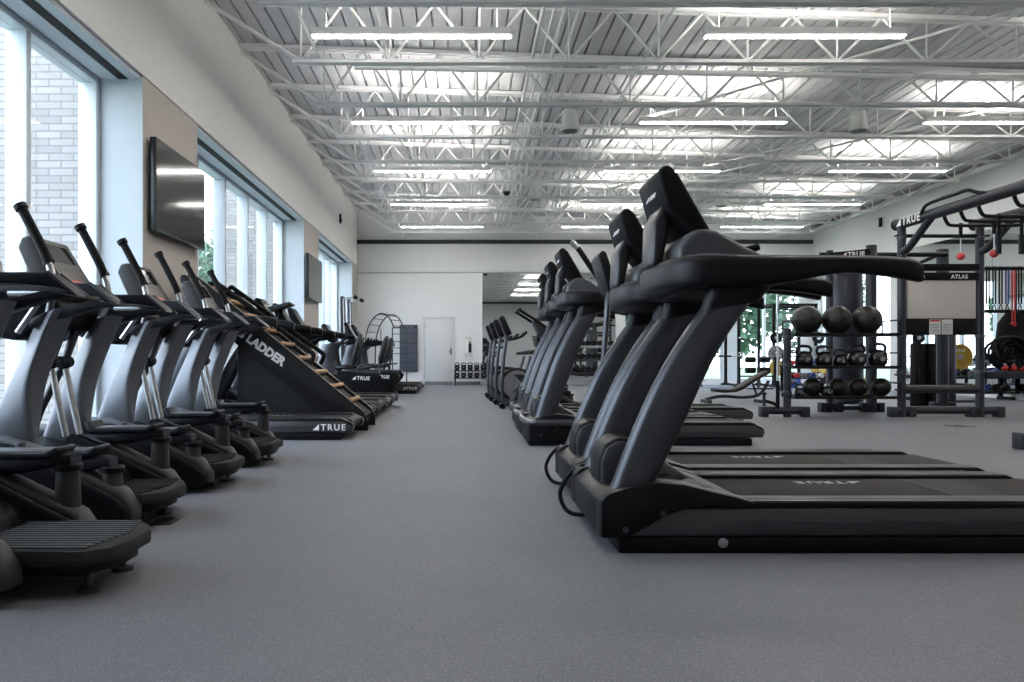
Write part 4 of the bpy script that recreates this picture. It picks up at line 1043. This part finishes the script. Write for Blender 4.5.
# fix heights of the lower plates: blue ones lean on the floor
put(.225,.07,'blue',(9.05,20.9,.225),'dark blue bumper plate standing on the floor before the plate rack')
put(.225,.07,'softblack',(9.75,20.9,.225),'black bumper plate standing on the floor before the plate rack')
t = thing('barbell', 'long barbell resting level in front of the far window', 'barbell', (8.2,21.2,.88))
MB().tube([(-1.0,0,0),(1.0,0,0)], .014, 8).build('shaft', M['silver'], t)
for s in (-1,1): MB().tube([(s*.72,0,0),(s*1.13,0,0)], .025, 10).build('sleeve', M['softblack'], t)
t = thing('barbell_stand', 'thin black stand carrying the long barbell before the window', 'stand', (8.2,21.2,0))
for s in (-.5,.5):
    MB().box(s-.03,s+.03,-.03,.03,.05,.86).build('post', M['softblack'], t); MB().box(s-.05,s+.05,-.3,.3,0,.05).build('foot', M['softblack'], t)
MB().box(-.5,.5,-.02,.02,.3,.34).build('cross_bar', M['softblack'], t)
t = thing('floor_mat', 'blue floor mat lying under the plate rack', 'mat', (8.9,21.8,0))
MB().box(-2.2,1.7,-1.1,1.3,0,.012).build('mat_sheet', M['matblue'], t); MB().box(-2.22,1.72,-1.12,-1.1,0,.016).build('edge_strip', M['blue'], t)
for o in bpy.data.objects:
    if o.get('group') == 'power racks by the windows': o.location.z = .012
# benches
def bench(x, y, lb, rot=0):
    t = thing('weight_bench', lb, 'weight bench', (x,y,0), rot, 'weight benches')
    MB().section([((.0,0,.22),(0,.13,0),(-.02,0,.03)),((.12,0,.27),(0,.15,0),(-.02,0,.035)),((.42,0,.46),(0,.15,0),(-.02,0,.035)),((.62,0,.56),(0,.13,0),(-.02,0,.03))], 12, 4).build('back_pad', M['padbrown'], t, smooth=45)
    MB().section([((-.36,0,.23),(0,.13,0),(0,0,.03)),((-.2,0,.22),(0,.15,0),(0,0,.035)),((-.03,0,.22),(0,.13,0),(0,0,.03))], 12, 4).build('seat_pad', M['padbrown'], t, smooth=45)
    MB().tube(spline([(-.5,0,.06),(-.2,0,.12),(.2,0,.10),(.5,0,.16),(.66,0,.40)],5), .03, 8).build('frame', M['rig'], t)
    for px in (-.48,.5): MB().box(px-.03,px+.03,-.24,.24,0,.06).build('foot', M['rig'], t, bevel=.01)
    MB().tube([(.45,0,.12),(.35,0,.40)], .02, 8).build('support_strut', M['rig'], t)
    return t
bench(4.93, 13.9, 'low bench with raised grey back pad behind the nearest treadmill')
t = thing('leg_roller_bench', 'bench post with two pairs of black foam rollers by the window', 'weight bench', (7.85,20.2,0))
MB().tube([(0,0,0.03),(0,0,.95)], .035, 10).build('post', M['rig'], t); MB().box(-.3,.3,-.25,.25,0,.04).build('base_plate', M['rig'], t)
for z in (.5,.78):
    for s in (-1,1): MB().lathe([(0,s*.06),(.07,s*.06),(.08,s*.08),(.08,s*.30),(.07,s*.32),(0,s*.32)], (-.02,0,z), 'x', 14).build('foam_roller', M['softblack'], t)
# coloured dumbbell stand beyond the shelves
t = thing('dumbbell_stand', 'low two tier stand of coloured dumbbells beyond the ball shelves', 'rack', (9.0,19.2,0))
for z in (.30,.62): MB().box(-1.0,1.0,-.16,.16,z,z+.025).build('shelf', M['softblack'], t, bevel=.004)
for x in (-.95,.95):
    MB().box(x-.03,x+.03,-.2,.2,0,.05).build('foot', M['softblack'], t); MB().box(x-.025,x+.025,-.03,.03,.05,.64).build('post', M['softblack'], t)
cols = ['blue','red','greyrub','blue','white','red','blue','black','blue']
cd = {}
for k, z in enumerate((.325,.645)):
    for i, m in enumerate(cols):
        lb = '%s dumbbell on the %s shelf of the low coloured stand, %s along' % ({'greyrub':'grey'}.get(m,m), ('lower','upper')[k], ORD[i])
        p = (8.16+.21*i, 19.2, z)
        if m not in cd: cd[m] = dumbbell(.065, m); cd[m].location = p; cd[m]['label'] = lb; cd[m]['group'] = 'coloured dumbbells'
        else: dup(cd[m], p, lb)
t = thing('dumbbell_rack', 'long low black dumbbell rack below the rig side shelf', 'rack', (9.7,15.0,0))
for z in (.12,.42): MB().prism([(-.2,z),(.16,z+.06),(.16,z+.085),(-.2,z+.025)], -1.1, 1.1, 'x').build('shelf', M['softblack'], t)
for x in (-1.0,1.0): MB().box(x-.03,x+.03,-.24,.2,0,.06).build('foot', M['softblack'], t); MB().box(x-.03,x+.03,.1,.16,.06,.6).build('post', M['softblack'], t)
for k, z in enumerate((.18,.48)):
    for i in range(10):
        m = ['black','blue','black','white','black','black','yellow','blue','black','black'][(i+3*k)%10]
        lb = '%s dumbbell on the %s tier of the long low rack, %s along' % (m, ('lower','upper')[k], ORD[i])
        p = (8.78+.205*i, 14.98, z)
        if m not in cd: cd[m] = dumbbell(.065, m); cd[m].location = p; cd[m]['label'] = lb; cd[m]['group'] = 'coloured dumbbells'
        else:
            c = dup(cd[m], p, lb); c['group'] = 'dumbbells on the long low rack'
# yellow plate on its own tree behind the whiteboard
t = thing('plate_tree', 'small steel plate tree holding the yellow plate behind the rig', 'rack', (9.19,14.2,0))
MB().box(-.04,.04,.05,.13,0.04,1.5).build('post', M['rig'], t); MB().box(-.3,.3,-.25,.35,0,.04).build('base_plate', M['rig'], t)
for z in (.84,1.3): MB().tube([(0,.06,z),(0,-.2,z)], .024, 10).build('plate_peg', M['silver'], t)
yp = plate(.235,.08,'yellow'); ptag(yp, (9.19,14.08,.84), 'yellow bumper plate just right of the bags below the whiteboard')
lettering('TRUE', (.0,-.042,.12), (1,0,0), (0,0,1), .07, .003).build('plate_lettering', M['white'], yp, smooth=0)
ptag(plate(.225,.06,'yellow'), (7.62,14.6,.225), 'yellow bumper plate standing on the floor behind the black bags')

# ------------------------------------------------------------------ light and camera
W = bpy.data.worlds.new('sky'); S.world = W; W.use_nodes = True
nt = W.node_tree; bg = nt.nodes['Background']
tc = nt.nodes.new('ShaderNodeTexCoord'); sx = nt.nodes.new('ShaderNodeSeparateXYZ'); cr = nt.nodes.new('ShaderNodeValToRGB')
nt.links.new(tc.outputs['Generated'], sx.inputs[0]); nt.links.new(sx.outputs['Z'], cr.inputs['Fac']); nt.links.new(cr.outputs['Color'], bg.inputs['Color'])
cr.color_ramp.elements[0].color = (.80,.90,1.0,1); cr.color_ramp.elements[1].color = (.62,.80,1.0,1)
bg.inputs['Strength'].default_value = 3.2
cam = bpy.data.cameras.new('camera'); co = bpy.data.objects.new('camera', cam); COL.objects.link(co)
co.location = (0,0,.8); co.rotation_euler = (PI/2,0,0)
cam.sensor_width = 36; cam.lens = 760/1024*36
cam.shift_x = 49/1024; cam.shift_y = 18/1024
cam.clip_start = .05; cam.clip_end = 300
S.camera = co
vs = S.view_settings; vs.view_transform = 'Standard'; vs.look = 'None'; vs.gamma = 1; vs.use_curve_mapping = False
vs.exposure = 1.45
S.cycles.max_bounces = 8; S.cycles.diffuse_bounces = 5; S.cycles.glossy_bounces = 4; S.cycles.transparent_max_bounces = 12
S.cycles.use_denoising = True; S.cycles.sample_clamp_indirect = 6
S.cycles.caustics_reflective = False; S.cycles.caustics_refractive = False
